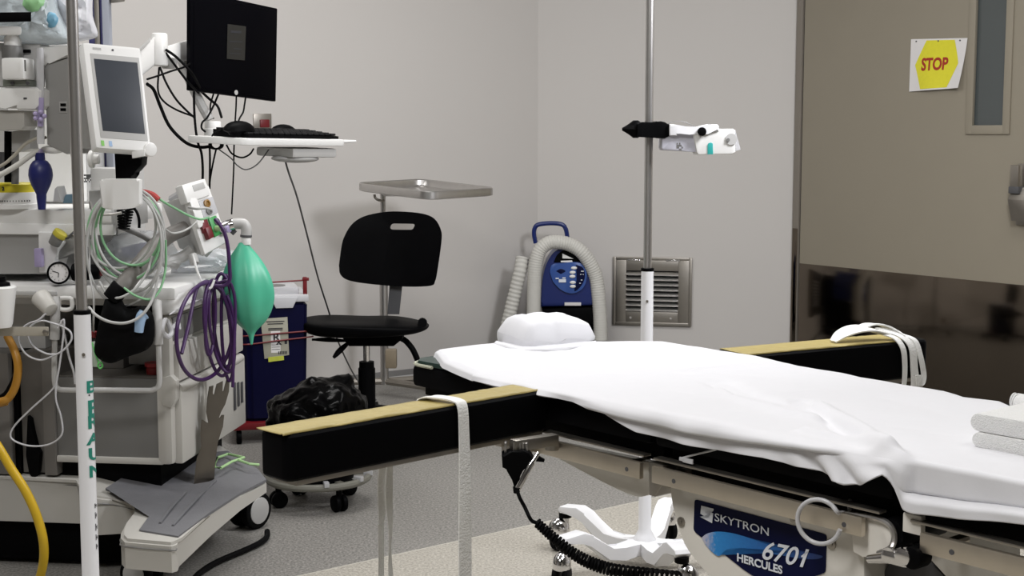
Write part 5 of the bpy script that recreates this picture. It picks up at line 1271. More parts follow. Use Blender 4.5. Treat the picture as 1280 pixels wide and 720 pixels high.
# navy squeeze bulb
c = side(52, 252, .02); c.z = .997; hb_ = side(52, 190, .02).z-c.z
sbx = thing('squeeze_bulb', 'navy rubber squeeze bulb standing on the upper shelf', 'bulb', c)
def bl(y): return side(52, y, .02).z-c.z
prof = [(0, 0), (.010, 0), (.013, bl(247))]+[(ps(r, 3.78), bl(y)) for r, y in ((6.2, 243), (8.5, 238), (11.5, 232), (14, 225), (15, 219), (14.3, 212), (12.3, 206), (9, 201.5), (6.2, 200), (6, 191))]+[(0, bl(191))]
prof = [p for p in prof if p[1] >= 0]
bm = new(); lathe(bm, prof, c, n=28); obj('bulb', bm, bulb_m, sbx, 60)
bm = new(); lathe(bm, [(0, bl(191)-.001), (.010, bl(191)-.001), (.008, bl(188)), (.004, bl(186)), (0, bl(186))], c, n=16); obj('valve', bm, purplel_m, sbx)
bm = new(); P = [side(50, 188, .02), side(40, 193, .03), side(22, 206, .05), side(0, 219, .07), side(-40, 240, .09)]; tube(bm, P, .0075, n=10); solo('hose', bm, hose_m, 'thick pale hose running from the navy bulb down past the yellow dial', 'hose', 'hoses on the anaesthesia machine', 60)
bm = new(); P = [side(57, 172, .0), side(48, 172, .03), side(32, 180, .04), side(16, 196, .045), side(0, 208, .05), side(-40, 225, .06)]; tube(bm, P, .0045, n=8); solo('hose', bm, mat('beige_tubing', (.42, .39, .33), .5), 'thin beige hose curving above the thick pale one', 'hose', 'hoses on the anaesthesia machine', 60)
bm = new(); cyl(bm, side(50.5, 158, .07), side(51.5, 122, .07), .0075, n=12)
for k in range(5): a = 2*PI*k/5; p = side(50, 145, .08); sphere(bm, p+V((math.cos(a)*.013, -.004, math.sin(a)*.010)), .0065, AX, 2)
solo('stopcock', bm, purplel_m, 'lilac plastic stopcock in front of the grey display housing', 'stopcock', None, 60)
bm = new(); prism(bm, [side(x, y, .0) for x, y in ((66, 252), (68, 236), (71, 233), (76, 252))], eb*.05, .003); solo('small_bottle', bm, milky_m, 'small clear wedge bottle behind the navy bulb on the shelf', 'bottle')
bm = new(); hexa(bm, [side(78, 254, -.02), side(97, 254, -.02), side(97, 254, -.08), side(78, 254, -.08), side(82, 243, -.02), side(97, 242, -.02), side(97, 242, -.08), side(82, 243, -.08)], .004); solo('blue_pouch', bm, mat('dusty_blue', (.16, .27, .36), .5), 'dusty blue pouch lying on the shelf behind the near pole', 'pouch')
# pressure gauge lying on the worktop
c = side(73.5, 347, .03); wz = .795
gz = c.z-wz; rg = .0305; c.z = wz+rg+.002
pg = thing('pressure_gauge', 'round black pressure gauge with a white dial lying on the worktop', 'gauge', V((c.x, c.y, wz)))
nd = (O-c).normalized()
bm = new(); lathe(bm, [(0, -.03), (.026, -.03), (rg, -.01), (rg, .004), (rg*.84, .006), (rg*.84, .0), (0, .0)], c, nd, n=32); obj('casing', bm, black_m, pg)
bm = new(); lathe(bm, [(0, .0005), (rg*.82, .0005), (rg*.82, .002), (0, .002)], c, nd, n=32); dial = obj('dial_face', bm, paper_m, pg)
gx, gy, _ = axes_from(nd)
bm = new()
for k in range(12):
    a = 2*PI*k/12; d = gx*math.cos(a)+gy*math.sin(a); box(bm, c+nd*.0024+d*.020, (.001, .004, .0006), (gx*-math.sin(a)+gy*math.cos(a), d, nd), 0)
for a, L in ((2.8, .017), (4.6, .012)): d = gx*math.cos(a)+gy*math.sin(a); box(bm, c+nd*.0026+d*L/2, (.002, L, .0008), (gx*-math.sin(a)+gy*math.cos(a), d, nd), 0)
obj('needle', bm, inkblk_m, dial, split=False)
bm = new(); p0 = c+V((.03, .02, 0)); p1 = at(126, 346, 3.83); p1.z = c.z; cyl(bm, p0, p1, .024, .020, n=20, bev=.006); obj('handle', bm, black_m, pg)
bm = new(); cyl(bm, p1-V((.004, 0, 0)), p1+V((.012, 0, 0)), .012, .009, n=14, bev=.002); obj('red_tip', bm, red_m, pg)
# grey absorber arm with a black cuff, and the black bag below
bm = new(); tube(bm, [at(232, 285, 3.98), at(212, 294, 3.94), at(194, 308, 3.86), at(176, 330, 3.76), at(160, 350, 3.70), at(150, 362, 3.68)], .024, n=16, rf=lambda a, f: .021+.004*f); obj('absorber_arm', bm, taupe_m, am)
bm = new(); tube(bm, [at(222, 330, 3.97), at(205, 325, 3.94), at(196, 316, 3.9)], .016, n=10); tube(bm, [at(240, 312, 3.99), at(226, 322, 3.98), at(205, 328, 3.94)], .016, n=10); obj('rack_arm', bm, lgrey_m, am)
bk = thing('breathing_bag', 'flattened black rubber breathing bag hanging under the worktop edge', 'breathing bag', at(155, 455, 3.66), 'breathing bags')
bm = new(); cyl(bm, at(152, 357, 3.675), at(139, 374, 3.67), .025, n=18, bev=.003); obj('cuff', bm, rubber_m, bk)
bm = new(); t = bmesh.new(); bmesh.ops.create_grid(t, x_segments=24, y_segments=24, size=1); t.free()
outl = bcurve([(131, 374), (150, 373), (158, 384), (168, 385), (176, 382), (188, 388), (193, 402), (192, 426), (182, 438), (160, 446), (140, 454), (126, 450), (118, 440), (120, 420), (124, 400)], 4)
cxy = V((156, 414, 0)); rows = []
for yy in range(2):
    for k in range(9):
        f = 1-k/8; rr_ = [V((cxy.x+(x-cxy.x)*f, cxy.y+(y-cxy.y)*f, 0)) for x, y in outl]
        rows.append((yy, [at(p.x, p.y, 3.675+(-1 if yy == 0 else 1)*.028*math.sqrt(max(0, 1-f**3))+.004*noise.noise(V((p.x*.08, p.y*.08, yy)))) for p in rr_]))
prev = None
for yy, rr_ in rows:
    ring = [bm.verts.new(p) for p in rr_]
    if prev and prev[0] == yy:
        for i in range(len(ring)): 
            bm.faces.new([prev[1][i], prev[1][(i+1) % len(ring)], ring[(i+1) % len(ring)], ring[i]])
    prev = (yy, ring)
bmesh.ops.remove_doubles(bm, verts=bm.verts, dist=.0004); obj('bag', bm, rubber_m, bk, 70)
# grey tube frame in front of the recess
fm = []
bm = new(); tube(bm, [at(69, 372, 3.72), at(69, 396, 3.70), at(68.5, 424, 3.70)], .013, n=12); tube(bm, [at(68.5, 424, 3.70), at(68, 450, 3.70), at(68.5, 478, 3.70), at(73, 486, 3.70), at(84, 487.5, 3.70), at(130, 487.5, 3.70), at(178, 488, 3.70), at(192, 487, 3.70), at(199, 480, 3.70), at(199, 455, 3.70), at(198, 428, 3.70)], .0072, n=10); tube(bm, [at(198, 430, 3.70), at(197, 400, 3.70), at(196, 378, 3.74)], .013, n=12)
obj('tube_frame', bm, lgrey_m, am)
bm = new(); cyl(bm, at(50, 371, 3.70), at(64, 388, 3.67), .026, .020, n=18, bev=.004); obj('frame_clamp', bm, cream_m, am)
bm = new(); hexa(bm, [at(-40, 420, 3.62), at(61, 420, 3.62), at(61, 420, 3.64), at(-40, 420, 3.64), at(-40, 408.5, 3.62), at(61, 408.5, 3.62), at(61, 408.5, 3.64), at(-40, 408.5, 3.64)], .002); fb_ = obj('side_bar', bm, mat('beige_bar', (.40, .37, .31), .4), am)
bm = new(); c = at(57, 415, 3.617); cyl(bm, c+V((0, .002, 0)), c-V((0, .004, 0)), .007, n=14, bev=.001); obj('bar_bolt', bm, steeld_m, fb_)
bm = new(); lathe(bm, [(0, 0), (.026, 0), (.030, .01), (.042, .102), (.039, .106), (0, .106)], at(1, 409, 3.60), n=24); jz = at(1, 409, 3.60)
sj = thing('suction_jar', 'white tapered jar with a black lid standing on the beige side bar', 'jar', jz); obj('jar', bm, plastw_m, sj)
bm = new(); lathe(bm, [(0, .104), (.028, .104), (.026, .114), (.016, .118), (.016, .130), (0, .130)], jz, n=20); obj('lid', bm, black_m, sj)
# light blue elbow connector, green tag, red cap inside the recess
bm = new(); tube(bm, [at(180, 393, 3.66), at(177, 396, 3.655), at(175, 402, 3.65), at(173.5, 415, 3.65)], .012, n=14, rf=lambda a, f: .0165-.005*f); cyl(bm, at(181, 406, 3.66), at(183.5, 396, 3.665), .004, n=8)
o = solo('elbow_connector', bm, ltblue_m, 'light blue elbow connector hanging in front of the black bag', 'connector', None, 50)
bm = new(); cyl(bm, at(121, 458, 3.72), at(119, 427, 3.72), .012, n=14, bev=.003); o2 = solo('small_vial', bm, mat('pale_green_plastic', (.46, .55, .46), .4), 'pale green vial hanging beside the near white pole', 'vial')
bm = new(); tube(bm, [at(115, 428, 3.70), at(120, 445, 3.69), at(124, 454, 3.69)], .002, n=6); tube(bm, [at(124, 453, 3.69), at(122.5, 457, 3.69), at(125, 460.5, 3.69), at(128, 458, 3.69), at(127, 454, 3.69)], .0026, n=6, closed=True); solo('tag_clip', bm, mat('bright_green_plastic', (.16, .62, .17), .4), 'bright green looped tag clip beside the pale green vial', 'clip', None, 60)
bm = new(); cyl(bm, at(118, 422, 3.72), at(118.5, 414, 3.72), .010, n=12, bev=.002); solo('red_stopper', bm, red_m, 'dark red stopper above the pale green vial', 'stopper')
pz = M(.075, .075, 0); bm = new(); lathe(bm, [(0, .540), (.022, .540), (.022, .558), (.026, .562), (.026, .572), (0, .572)], pz, n=18); solo('red_cap_jar', bm, mat('red_cap', (.33, .02, .025), .4), 'small red capped jar inside the cabinet recess', 'jar')
# clear rounded hook and cradle at the drawer corner
bm = new(); tube(bm, [at(203, 408, 3.70), at(207, 400, 3.72), at(212, 408, 3.74), at(214, 416, 3.74), at(210, 421, 3.72), at(204, 416, 3.70)], .007, n=10, closed=True); tube(bm, [at(213, 412, 3.74), at(222, 404, 3.80), at(224, 412, 3.80)], .006, n=8); obj('clear_hook', bm, milky_m, am)
bm = new(); tube(bm, [front(212, 393, .045), front(235, 380, .045), front(262, 371, .045)], .0025, n=6); obj('front_wire', bm, milky_m, am)
# hook plate
bm = new(); pl2 = bcurve([(127, 226), (130, 224), (170, 224), (174, 226.5)], 3)+bcurve([(175.5, 254), (173, 258), (160, 261), (135, 262), (126, 258)], 3)
prism(bm, [at(x, y, 3.655) for x, y in pl2], V((0, .03, 0)), .005); hk = obj('hook_plate', bm, plastw_m, am)
bm = new(); tube(bm, [at(150, 232, 3.675), at(152, 228, 3.80), at(155, 215, 3.95), at(150, 205, 4.05)], .012, n=10); obj('hook_arm', bm, lgrey_m, am)
bm = new(); tube(bm, [at(174, 240, 3.74), at(182, 241, 3.735), at(191, 244, 3.73), at(198, 250, 3.73)], .0085, n=10); obj('red_hook', bm, mat('red_hook_plastic', (.42, .05, .045), .4), am)
# black coil springs and lead behind the plate
for x0, seed in ((151, 0), (163, 1)):
    bm = new(); P = []
    for i in range(90):
        f = i/89; a = f*2*PI*8; c = at(x0-6*f if seed else x0+2*f, 258+28*f, 3.86+.02*seed); P.append(c+V((math.cos(a)*.010, math.sin(a)*.010, 0)))
    tube(bm, P, .0028, n=5, raw=True); solo('spring_cord', bm, rubber_m, 'small black coiled cord hanging behind the white hook plate, %s of two' % ('shorter and straighter' if not seed else 'slanting one'), 'cord', 'coiled cords behind the hook plate', 60)
bm = new(); tube(bm, [at(164, 256, 3.84), at(171, 265, 3.84), at(174, 275, 3.84), at(174, 285, 3.84)], .004, n=7); solo('lead', bm, rubber_m, 'thick black lead curving down behind the white hook plate', 'cable', None, 60)
# black support post of the patient monitor
# ---- patient monitor
TL, TR, BRp, BLp = at(103, 52, 3.72), at(176, 59, 3.80), at(190, 190, 3.74), at(120, 185, 3.66)
nrm = (TR-TL).cross(BLp-TL).normalized()
if nrm.y > 0: nrm = -nrm
pm = thing('patient_monitor', 'white framed patient monitor with a blank grey screen on the anaesthesia machine', 'patient monitor', BLp.lerp(BRp, .5))
def PQ(u, v, off=0.): return TL.lerp(TR, u).lerp(BLp.lerp(BRp, u), v)+nrm*off
def quad(u0, v0, u1, v1, o0, o1, bev): 
    bm = new(); hexa(bm, [PQ(u0, v1, o0), PQ(u1, v1, o0), PQ(u1, v0, o0), PQ(u0, v0, o0), PQ(u0, v1, o1), PQ(u1, v1, o1), PQ(u1, v0, o1), PQ(u0, v0, o1)], bev); return bm
obj('housing', quad(0, 0, 1, 1, -.05, 0, .010), plastw_m, pm)
obj('bezel', quad(.105, .105, .945, .90, -.002, .0015, .001), lgrey_m, pm)
obj('screen', quad(.155, .155, .905, .835, .001, .0022, .0005), moni_m, pm)
bm = new(); c = PQ(.50, .055, .0005); cyl(bm, c, c+nrm*.001, .003, n=10); obj('emblem', bm, dgrey_m, pm)
bm = new(); hexa(bm, [PQ(.16, .065, .0005), PQ(.30, .065, .0005), PQ(.30, .045, .0005), PQ(.16, .045, .0005), PQ(.16, .065, .001), PQ(.30, .065, .001), PQ(.30, .045, .001), PQ(.16, .045, .001)], 0); obj('name_mark', bm, lgrey_m, pm)
for u, m_ in ((.10, mat('green_icon', (.22, .55, .12), .5)), (.24, mat('blue_icon', (.35, .5, .72), .5))):
    bm = new(); hexa(bm, [PQ(u, .975, .0005), PQ(u+.055, .975, .0005), PQ(u+.055, .925, .0005), PQ(u, .925, .0005), PQ(u, .975, .001), PQ(u+.055, .975, .001), PQ(u+.055, .925, .001), PQ(u, .925, .001)], 0); obj('icon', bm, m_, pm)
c = PQ(.985, .965, -.012)
bm = new(); cyl(bm, c-V((.014, -.012, 0)), c+V((.008, -.012, 0)), .0185, n=22, bev=.004); kb_ = obj('rotary_knob', bm, plastw_m, pm)
bm = new(); prism(bm, [at(x, y, 3.72) for x, y in ((164, 188), (181, 186), (180, 195), (165, 198))], V((0, .03, 0)), .003); obj('knob_base', bm, plastw_m, pm)
bm = new(); prism(bm, [at(x, y, 3.78) for x, y in ((142, 183), (165, 183), (166, 196), (178, 196), (177, 206), (170, 214), (164, 217), (164, 224), (144, 224))], V((0, .06, 0)), .006); obj('mount_arm', bm, black_m, pm)
# ---- module rack with ports
Lt, Mt, Rt, Lb, Mb, Rb = at(202, 254, 4.10), at(229, 246, 3.96), at(259, 236, 4.04), at(224, 311, 4.10), at(254, 321, 3.96), at(283, 304, 4.04)
Bt = Lt+Rt-Mt; Bb = Lb+Rb-Mb
mr_ = thing('module_rack', 'tilted white monitoring module with coloured sockets on its front above the worktop', 'monitor module', Mb)
bm = new(); hexa(bm, [Lb, Mb, Rb, Bb, Lt, Mt, Rt, Bt], .006); obj('housing', bm, mat('pale_grey_plastic', (.56, .55, .53), .45, namt=.03), mr_)
nf = (Mb-Mt).cross(Rt-Mt).normalized(); nf = nf if nf.y < 0 else -nf
def FQ(u, v, off=0.): return Mt.lerp(Rt, u).lerp(Mb.lerp(Rb, u), v)+nf*off
def fq(u0, v0, u1, v1, o0, o1, bev=.003):
    bm = new(); hexa(bm, [FQ(u0, v1, o0), FQ(u1, v1, o0), FQ(u1, v0, o0), FQ(u0, v0, o0), FQ(u0, v1, o1), FQ(u1, v1, o1), FQ(u1, v0, o1), FQ(u0, v0, o1)], bev); return bm
obj('front_panel', fq(-.02, -.05, .98, .97, -.004, .012), plastw_m, mr_)
obj('top_cap', fq(-.12, -.18, .85, .12, -.01, .022, .006), plastw_m, mr_)
obj('cap_slot', fq(.25, -.13, .72, -.02, .018, .0235, .002), lgrey_m, mr_)
obj('left_lid', fq(-.02, .0, .30, .55, .005, .022, .005), plastw_m, mr_)
obj('module_plate', fq(.35, .15, .95, .45, .01, .0165, .003), mat('silver_panel', (.5, .5, .52), .4), mr_)
for u, v, r, m_, nm in ((.62, .23, .0115, brown_m, 'brown_socket'), (.60, .36, .0105, mgrey_m, 'grey_socket'), (.74, .58, .011, dgrey_m, 'dark_socket')):
    bm = new(); c = FQ(u, v, .014); lathe(bm, [(0, 0), (r, 0), (r, .007), (r*.6, .008), (r*.5, .004), (0, .004)], c, nf, n=18); obj(nm, bm, m_, mr_)
obj('red_socket', fq(.12, .44, .40, .66, .010, .022, .004), red_m, mr_); obj('red_plug', fq(.15, .58, .38, .78, .012, .030, .005), red_m, mr_)
obj('green_socket', fq(.48, .47, .80, .80, .010, .020, .004), mat('green_socket_plastic', (.04, .30, .07), .4), mr_)
bm = new(); c = FQ(.62, .68, .020); cyl(bm, c, c+nf*.022, .009, .006, n=12, bev=.001); obj('green_plug', bm, ltgreen_m, mr_)
bm = new(); c = FQ(.90, .70, .012); cyl(bm, c, c+nf*.035+Z*-.012, .015, .011, n=16, bev=.002); pg2 = obj('purple_plug', bm, purplel_m, mr_)
bm = new(); cyl(bm, at(215, 249, 4.06), at(236, 236, 4.0), .012, n=8); obj('lid_hinge', bm, milky_m, mr_)
# leads from the sockets
def lead(pts, r, m_, label, grp='leads of the monitor module'):
    bm = new(); tube(bm, [at(*p) for p in pts], r, n=7); return solo('lead', bm, m_, label, 'cable', grp, 60)
lead([(261, 272, 3.92), (250, 274, 3.88), (235, 269, 3.84), (218, 260, 3.80), (204, 252, 3.75), (196, 246, 3.74)], .0032, grnwire_m, 'pale green lead from the green socket to the coil on the hook')
lead([(246, 277, 3.93), (238, 284, 3.88), (226, 290, 3.82), (214, 291, 3.78), (204, 283, 3.74), (196, 270, 3.72)], .0028, gwire_m, 'grey lead looping from the red socket to the coil on the hook')
lead([(236, 259, 3.93), (246, 261, 3.90), (256, 260, 3.91), (264, 262, 3.93)], .0036, gwire_m, 'short pale grey lead across the module front')
# breathing bag (green) and elbow
Yg = 4.02
gb = thing('breathing_bag', 'inflated green breathing bag hanging from a grey elbow pipe', 'breathing bag', at(314, 430, Yg), 'breathing bags')
def gz(y): return at(312, y, Yg).z
zb = gz(430); prof = []
for y, r in ((431, 1.6), (422, 2.8), (417, 4.4), (412, 8), (407, 14), (400, 20.5), (390, 26.5), (378, 30.5), (368, 32), (355, 31.5), (342, 28.5), (330, 23.5), (320, 17.5), (312, 11.5), (306, 6.8), (303, 5.6)): prof.append((ps(r, Yg), gz(y)-zb))
cbx = at(314.5, 430, Yg)
bm = new(); n = 48; rings = []
for r, h in [(0, prof[0][1])]+[(p[0], p[1]) for p in prof]+[(0, prof[-1][1])]:
    f = max(0, h/prof[-1][1]); ring = []
    for i in range(n):
        a = 2*PI*i/n; k = 1+(.055*math.cos(4*a+.6)+.045*math.cos(7*a+2))*math.sin(PI*min(1, f))*(1 if r > .02 else .3)+.03*math.exp(-((a-4.9)/.10)**2)*(1 if r > .02 else 0)
        ring.append(bm.verts.new(cbx+V((math.cos(a)*r*k-.018*(f)**1.5*1, math.sin(a)*r*k*.85, h))))
    rings.append(ring)
for a, b in zip(rings, rings[1:]):
    for i in range(n): bm.faces.new([a[i], a[(i+1) % n], b[(i+1) % n], b[i]])
bmesh.ops.remove_doubles(bm, verts=bm.verts, dist=.0001); ob = obj('bag', bm, green_m, gb, 80); sd = ob.modifiers.new('s', 'SUBSURF'); sd.levels = 1; sd.render_levels = 1
bm = new(); ptop = at(308, 303, Yg); cyl(bm, at(308, 306, Yg), at(307.5, 296, Yg), .0135, n=18, bev=.001); obj('bag_neck', bm, plastw_m, gb)
bm = new(); tube(bm, [at(307.5, 296, Yg), at(308, 287, Yg), at(305, 280.5, Yg), at(298, 279.5, Yg), at(292, 280, Yg)], .0155, n=16); obj('elbow', bm, lgrey_m, gb)
bm = new(); cyl(bm, at(307.5, 296.5, Yg), at(307.6, 293.5, Yg), .0165, n=18, bev=.001); obj('neck_ring', bm, dgrey_m, gb)
bm = new(); cyl(bm, at(293, 280, Yg), at(272, 286, Yg+.0), .0165, n=18, bev=.002); obj('pipe', bm, chrome_m, gb)
bm = new(); box(bm, at(292, 290, Yg), (.012, .004, .016), (V((.7, 0, -.7)), V((0, 1, 0)), V((.7, 0, .7))), .001); obj('pipe_clip', bm, dgrey_m, gb)
bm = new(); tube(bm, [at(274, 286, Yg), at(270, 296, Yg), at(262, 310, Yg), at(255, 318, Yg)], .012, n=10); obj('pipe_bracket', bm, lgrey_m, am)
# purple cable from plug to the hanging coil
bm = new()
def loop(cx_, cy_, rx, ry, tilt, Y, r, a0=0, a1=2*PI, wob=0.):
    P = []
    for i in range(25):
        a = a0+(a1-a0)*i/24; x = rx*math.cos(a); y = ry*math.sin(a); P.append(fp_(cx_+x*math.cos(tilt)-y*math.sin(tilt), cy_+x*math.sin(tilt)+y*math.cos(tilt), Y-Yv+.012*math.sin(a+wob)))
    tube(bm, P, r, n=7, sub=4)
Yv = 3.93
def fp_(x, y, dy=0.):
    p = front(x, y, .062); return at(x, y, min(p.y, 3.97)+dy)
tube(bm, [at(269, 274, 3.93), at(275, 281, 3.92), at(281, 292, 3.92), at(285, 310, 3.92), at(287, 335, 3.92), at(287, 350, 3.92), at(280, 357, 3.92), at(268, 357, 3.92)], .0055, n=8)
loop(256, 414, 35, 61, .12, Yv, .0055, -.9, 4.6); loop(280, 400, 13, 58, -.06, Yv+.01, .005, .3, 5.8); loop(272, 410, 16, 60, -.10, Yv-.005, .005); loop(277, 412, 14, 54, -.16, Yv-.012, .005)
loop(263, 400, 6, 44, .04, Yv-.015, .005); loop(285, 410, 8, 66, -.03, Yv+.015, .005)
tube(bm, [fp_(264, 356), fp_(258, 352), fp_(247, 359), fp_(241, 380), fp_(236, 405), fp_(227, 442)], .0055, n=8)
tube(bm, [at(272, 354, Yv), at(286, 352, Yv+.0), at(293, 370, Yv+.01), at(294, 400, Yv+.01), at(292, 440, Yv), at(291, 484, Yv)], .0045, n=8)
o = solo('coiled_cable', bm, purple_m, 'purple cable hanging in long loops in front of the drawers', 'cable', None, 60)
bm = new(); tube(bm, [at(241, 318, 3.93), at(247, 340, 3.91), at(255, 357, 3.91), at(263, 360, 3.91), at(268, 350, 3.92)], .0035, n=7); obj('cable_hook', bm, plastw_m, am)
bm = new(); cyl(bm, at(240, 318, 3.94), at(244, 330, 3.93), .013, n=14, bev=.003); obj('hook_mount', bm, lgrey_m, am)
# grey and green lead coils on the hook plate
def coil(loops_, r, m_, label):
    bm = new()
    for (cx_, cy_, rx, ry, tilt, Y) in loops_:
        P = []
        for i in range(22): a = 2*PI*i/22; x = rx*math.cos(a); y = ry*math.sin(a); P.append(at(cx_+x*math.cos(tilt)-y*math.sin(tilt), cy_+x*math.sin(tilt)+y*math.cos(tilt), Y+.01*math.sin(a*2+cx_)))
        tube(bm, P, r, n=7, sub=5, closed=True)
    return solo('coiled_cable', bm, m_, label, 'cable', 'lead coils on the hook plate', 60)
coil([(158, 292, 47, 58, .10, 3.70), (160, 300, 44, 66, -.12, 3.69), (152, 286, 42, 50, .3, 3.71), (155, 310, 47, 72, .02, 3.68), (163, 294, 42, 54, -.28, 3.70)], .0036, gwire_m, 'grey lead coil hung in wide loops from the white hook plate')
coil([(156, 288, 46, 50, .16, 3.715), (160, 294, 41, 56, .0, 3.705), (164, 286, 38, 46, -.22, 3.712)], .0034, grnwire_m, 'green lead coil hung in wide loops from the white hook plate')
lead([(113, 300, 3.72), (112, 340, 3.68), (117, 372, 3.66), (117, 400, 3.66), (117, 414, 3.70)], .0028, gwire_m, 'grey lead dropping beside the near white pole to the red stopper', 'hanging grey leads')
lead([(111, 384, 3.64), (120, 394, 3.62), (136, 402, 3.62), (155, 404, 3.62), (172, 398, 3.63), (184, 386, 3.64), (192, 370, 3.66), (198, 345, 3.68)], .0040, gwire_m, 'grey lead sagging across the front of the black bag', 'hanging grey leads')
lead([(124, 352, 3.68), (135, 368, 3.66), (150, 372, 3.65), (170, 360, 3.66), (184, 340, 3.68), (190, 320, 3.7)], .0036, gwire_m, 'grey lead dipping over the worktop edge near the absorber arm', 'hanging grey leads')
lead([(155, 360, 3.66), (170, 370, 3.65), (188, 374, 3.66), (200, 362, 3.68), (207, 335, 3.70), (207, 300, 3.70)], .0032, grnwire_m, 'green lead dipping over the worktop edge', 'hanging grey leads')
# wrapped packs on the worktop
def pack(pts, Y, dep, label, seed, th=1.):
    r0 = [at(x, y, Y) for x, y in pts]; c = sum(r0, V())/len(r0); c.y += dep/2
    lo = min(p.z for p in r0); hi = max(p.z for p in r0); wx = max(p.x for p in r0)-min(p.x for p in r0)
    zb = .796; bm = new(); t = bmesh.new(); bmesh.ops.create_icosphere(t, subdivisions=4, radius=1)
    for v in t.verts:
        q = v.co.copy(); k = 1+.18*noise.noise(q*2.0+V((seed, 0, 0)))+.08*noise.noise(q*6+V((0, seed, 0)))
        x = math.copysign(abs(q.x)**.7, q.x); y = math.copysign(abs(q.y)**.7, q.y); z = q.z
        v.co = V((c.x+x*wx/2*k, c.y+y*dep/2*k, max(zb, zb+(hi-zb)*(.5+.5*z*k))))
    merge(bm, t); return bm
bm = pack([(118, 345), (205, 345), (205, 298), (125, 292)], 4.0, .18, '', 3)
w1 = thing('wrapped_pack', 'clear wrapped tubing pack with a lilac insert behind the lead coils', 'wrapped pack', at(160, 345, 4.0), 'wrapped packs on the worktop'); obj('film_wrap', bm, clear_m, w1, 30)
bm = new(); tube(bm, [at(x, y, 4.05) for x, y in ((126, 335), (150, 338), (180, 335), (198, 328), (190, 318), (150, 322), (130, 326))], .014, n=8); obj('tubing', bm, milky_m, w1)
bm = new(); prism(bm, [at(x, y, 4.02) for x, y in ((150, 310), (195, 300), (200, 318), (155, 322))], V((0, .04, .0)), .003); obj('lilac_insert', bm, mat('lilac_card', (.50, .50, .66), .5), w1)
bm = pack([(205, 346), (292, 346), (288, 312), (210, 315)], 4.10, .16, '', 9)
w2 = thing('wrapped_pack', 'clear wrapped pack under the tilted monitoring module', 'wrapped pack', at(250, 345, 4.1), 'wrapped packs on the worktop'); obj('film_wrap', bm, clear_m, w2, 30)
bm = new(); tube(bm, [at(x, y, 4.16) for x, y in ((215, 338), (240, 340), (270, 336), (280, 328), (250, 326), (222, 330))], .012, n=8); obj('tubing', bm, milky_m, w2)
bm = new(); tube(bm, [at(x, y, 3.92) for x, y in ((120, 290), (128, 283), (140, 281), (160, 287), (180, 296), (188, 302))], .008, n=8); solo('tube_strap', bm, mgrey_m, 'dark grey flat tube arching over the clear wrapped pack', 'tube', None, 60)
# clear bags in the top corner
def film(out, Y, dep, seed, ridge=.02):
    c = V((sum(x for x, y in out)/len(out), sum(y for x, y in out)/len(out), 0)); bm = new(); rings = []
    bc = bcurve(out+[out[0]], 4)[:-1]
    for sgn_ in (-1, 1):
        prev = None
        for k in range(10):
            f = 1-k/9*.999; ring = []
            for x, y in bc:
                xx, yy = c.x+(x-c.x)*f, c.y+(y-c.y)*f
                d = sgn_*dep/2*math.sqrt(max(0, 1-f**2.5)); d += ridge*noise.noise(V((xx*.06, yy*.06, seed+sgn_)))*(1-f**4)+ridge*.5*noise.noise(V((xx*.17, yy*.17, seed)))*(1-f**4)
                ring.append(bm.verts.new(at(xx, yy, Y+d)))
            if prev:
                for i in range(len(ring)): bm.faces.new([prev[i], prev[(i+1) % len(ring)], ring[(i+1) % len(ring)], ring[i]])
            prev = ring
    bmesh.ops.remove_doubles(bm, verts=bm.verts, dist=.0008); return bm
b1 = thing('plastic_bag', 'clear plastic bag of masks with green and blue bits on top of the machine', 'plastic bag', at(40, 55, 3.84))
obj('film', film([(-30, -30), (60, -30), (72, 10), (86, 40), (88, 54), (50, 56), (0, 52), (-30, 50)], 3.84, .16, 4), mat('blue_grey_film', (.56, .63, .67), .18, nscale=20, namt=.2, bump=.7, bscale=30, alpha=.72), b1, 40)
bm = new(); sphere(bm, at(42, 3, 3.765), (.028, .014, .024), AX, 3, fn=lambda q: 1+.2*noise.noise(q*2)); obj('green_mask', bm, mat('green_mask_plastic', (.32, .62, .30), .4), b1)
bm = new(); sphere(bm, at(64, 25, 3.772), (.018, .012, .020), AX, 3, fn=lambda q: 1+.15*noise.noise(q*2)); obj('blue_mask', bm, mat('blue_mask_plastic', (.14, .34, .48), .4), b1)
b2 = film([(58, -20), (110, -20), (116, 20), (122, 40), (120, 47), (104, 51), (92, 52), (84, 40), (72, 18)], 3.90, .08, 11)
solo('white_bag', b2, mat('white_film', (.70, .70, .74), .3, nscale=20, namt=.06, bump=.4, bscale=30), 'crumpled white plastic sack slumped beside the clear bag on top of the machine', 'plastic bag', None, 40)
# hand-shaped steel bracket standing on the footrest
def P2(x, y): return (200+x/4.557, 470+y/4.557)
hand = [(190, 640), (200, 545), (208, 470), (236, 400), (228, 330), (236, 250), (262, 270), (275, 265), (262, 205), (268, 130), (278, 60), (296, 55), (290, 100), (298, 114), (308, 105), (320, 45), (350, 30), (346, 85), (352, 97), (360, 88), (376, 20), (388, 18), (384, 90), (362, 165), (338, 205), (326, 238), (332, 248), (348, 222), (357, 222), (350, 290), (334, 335), (320, 380), (312, 440), (305, 490), (300, 590)]
bm = new(); Yh = 3.90
prism(bm, [at(*P2(x, y), Yh+(.10*max(0, (x-190)/200.))) for x, y in hand], V((.004, .004, 0)), .0006); obj('steel_bracket', bm, mat('dark_steel', (.17, .155, .135), .35, 1., nscale=12, namt=.15), am)
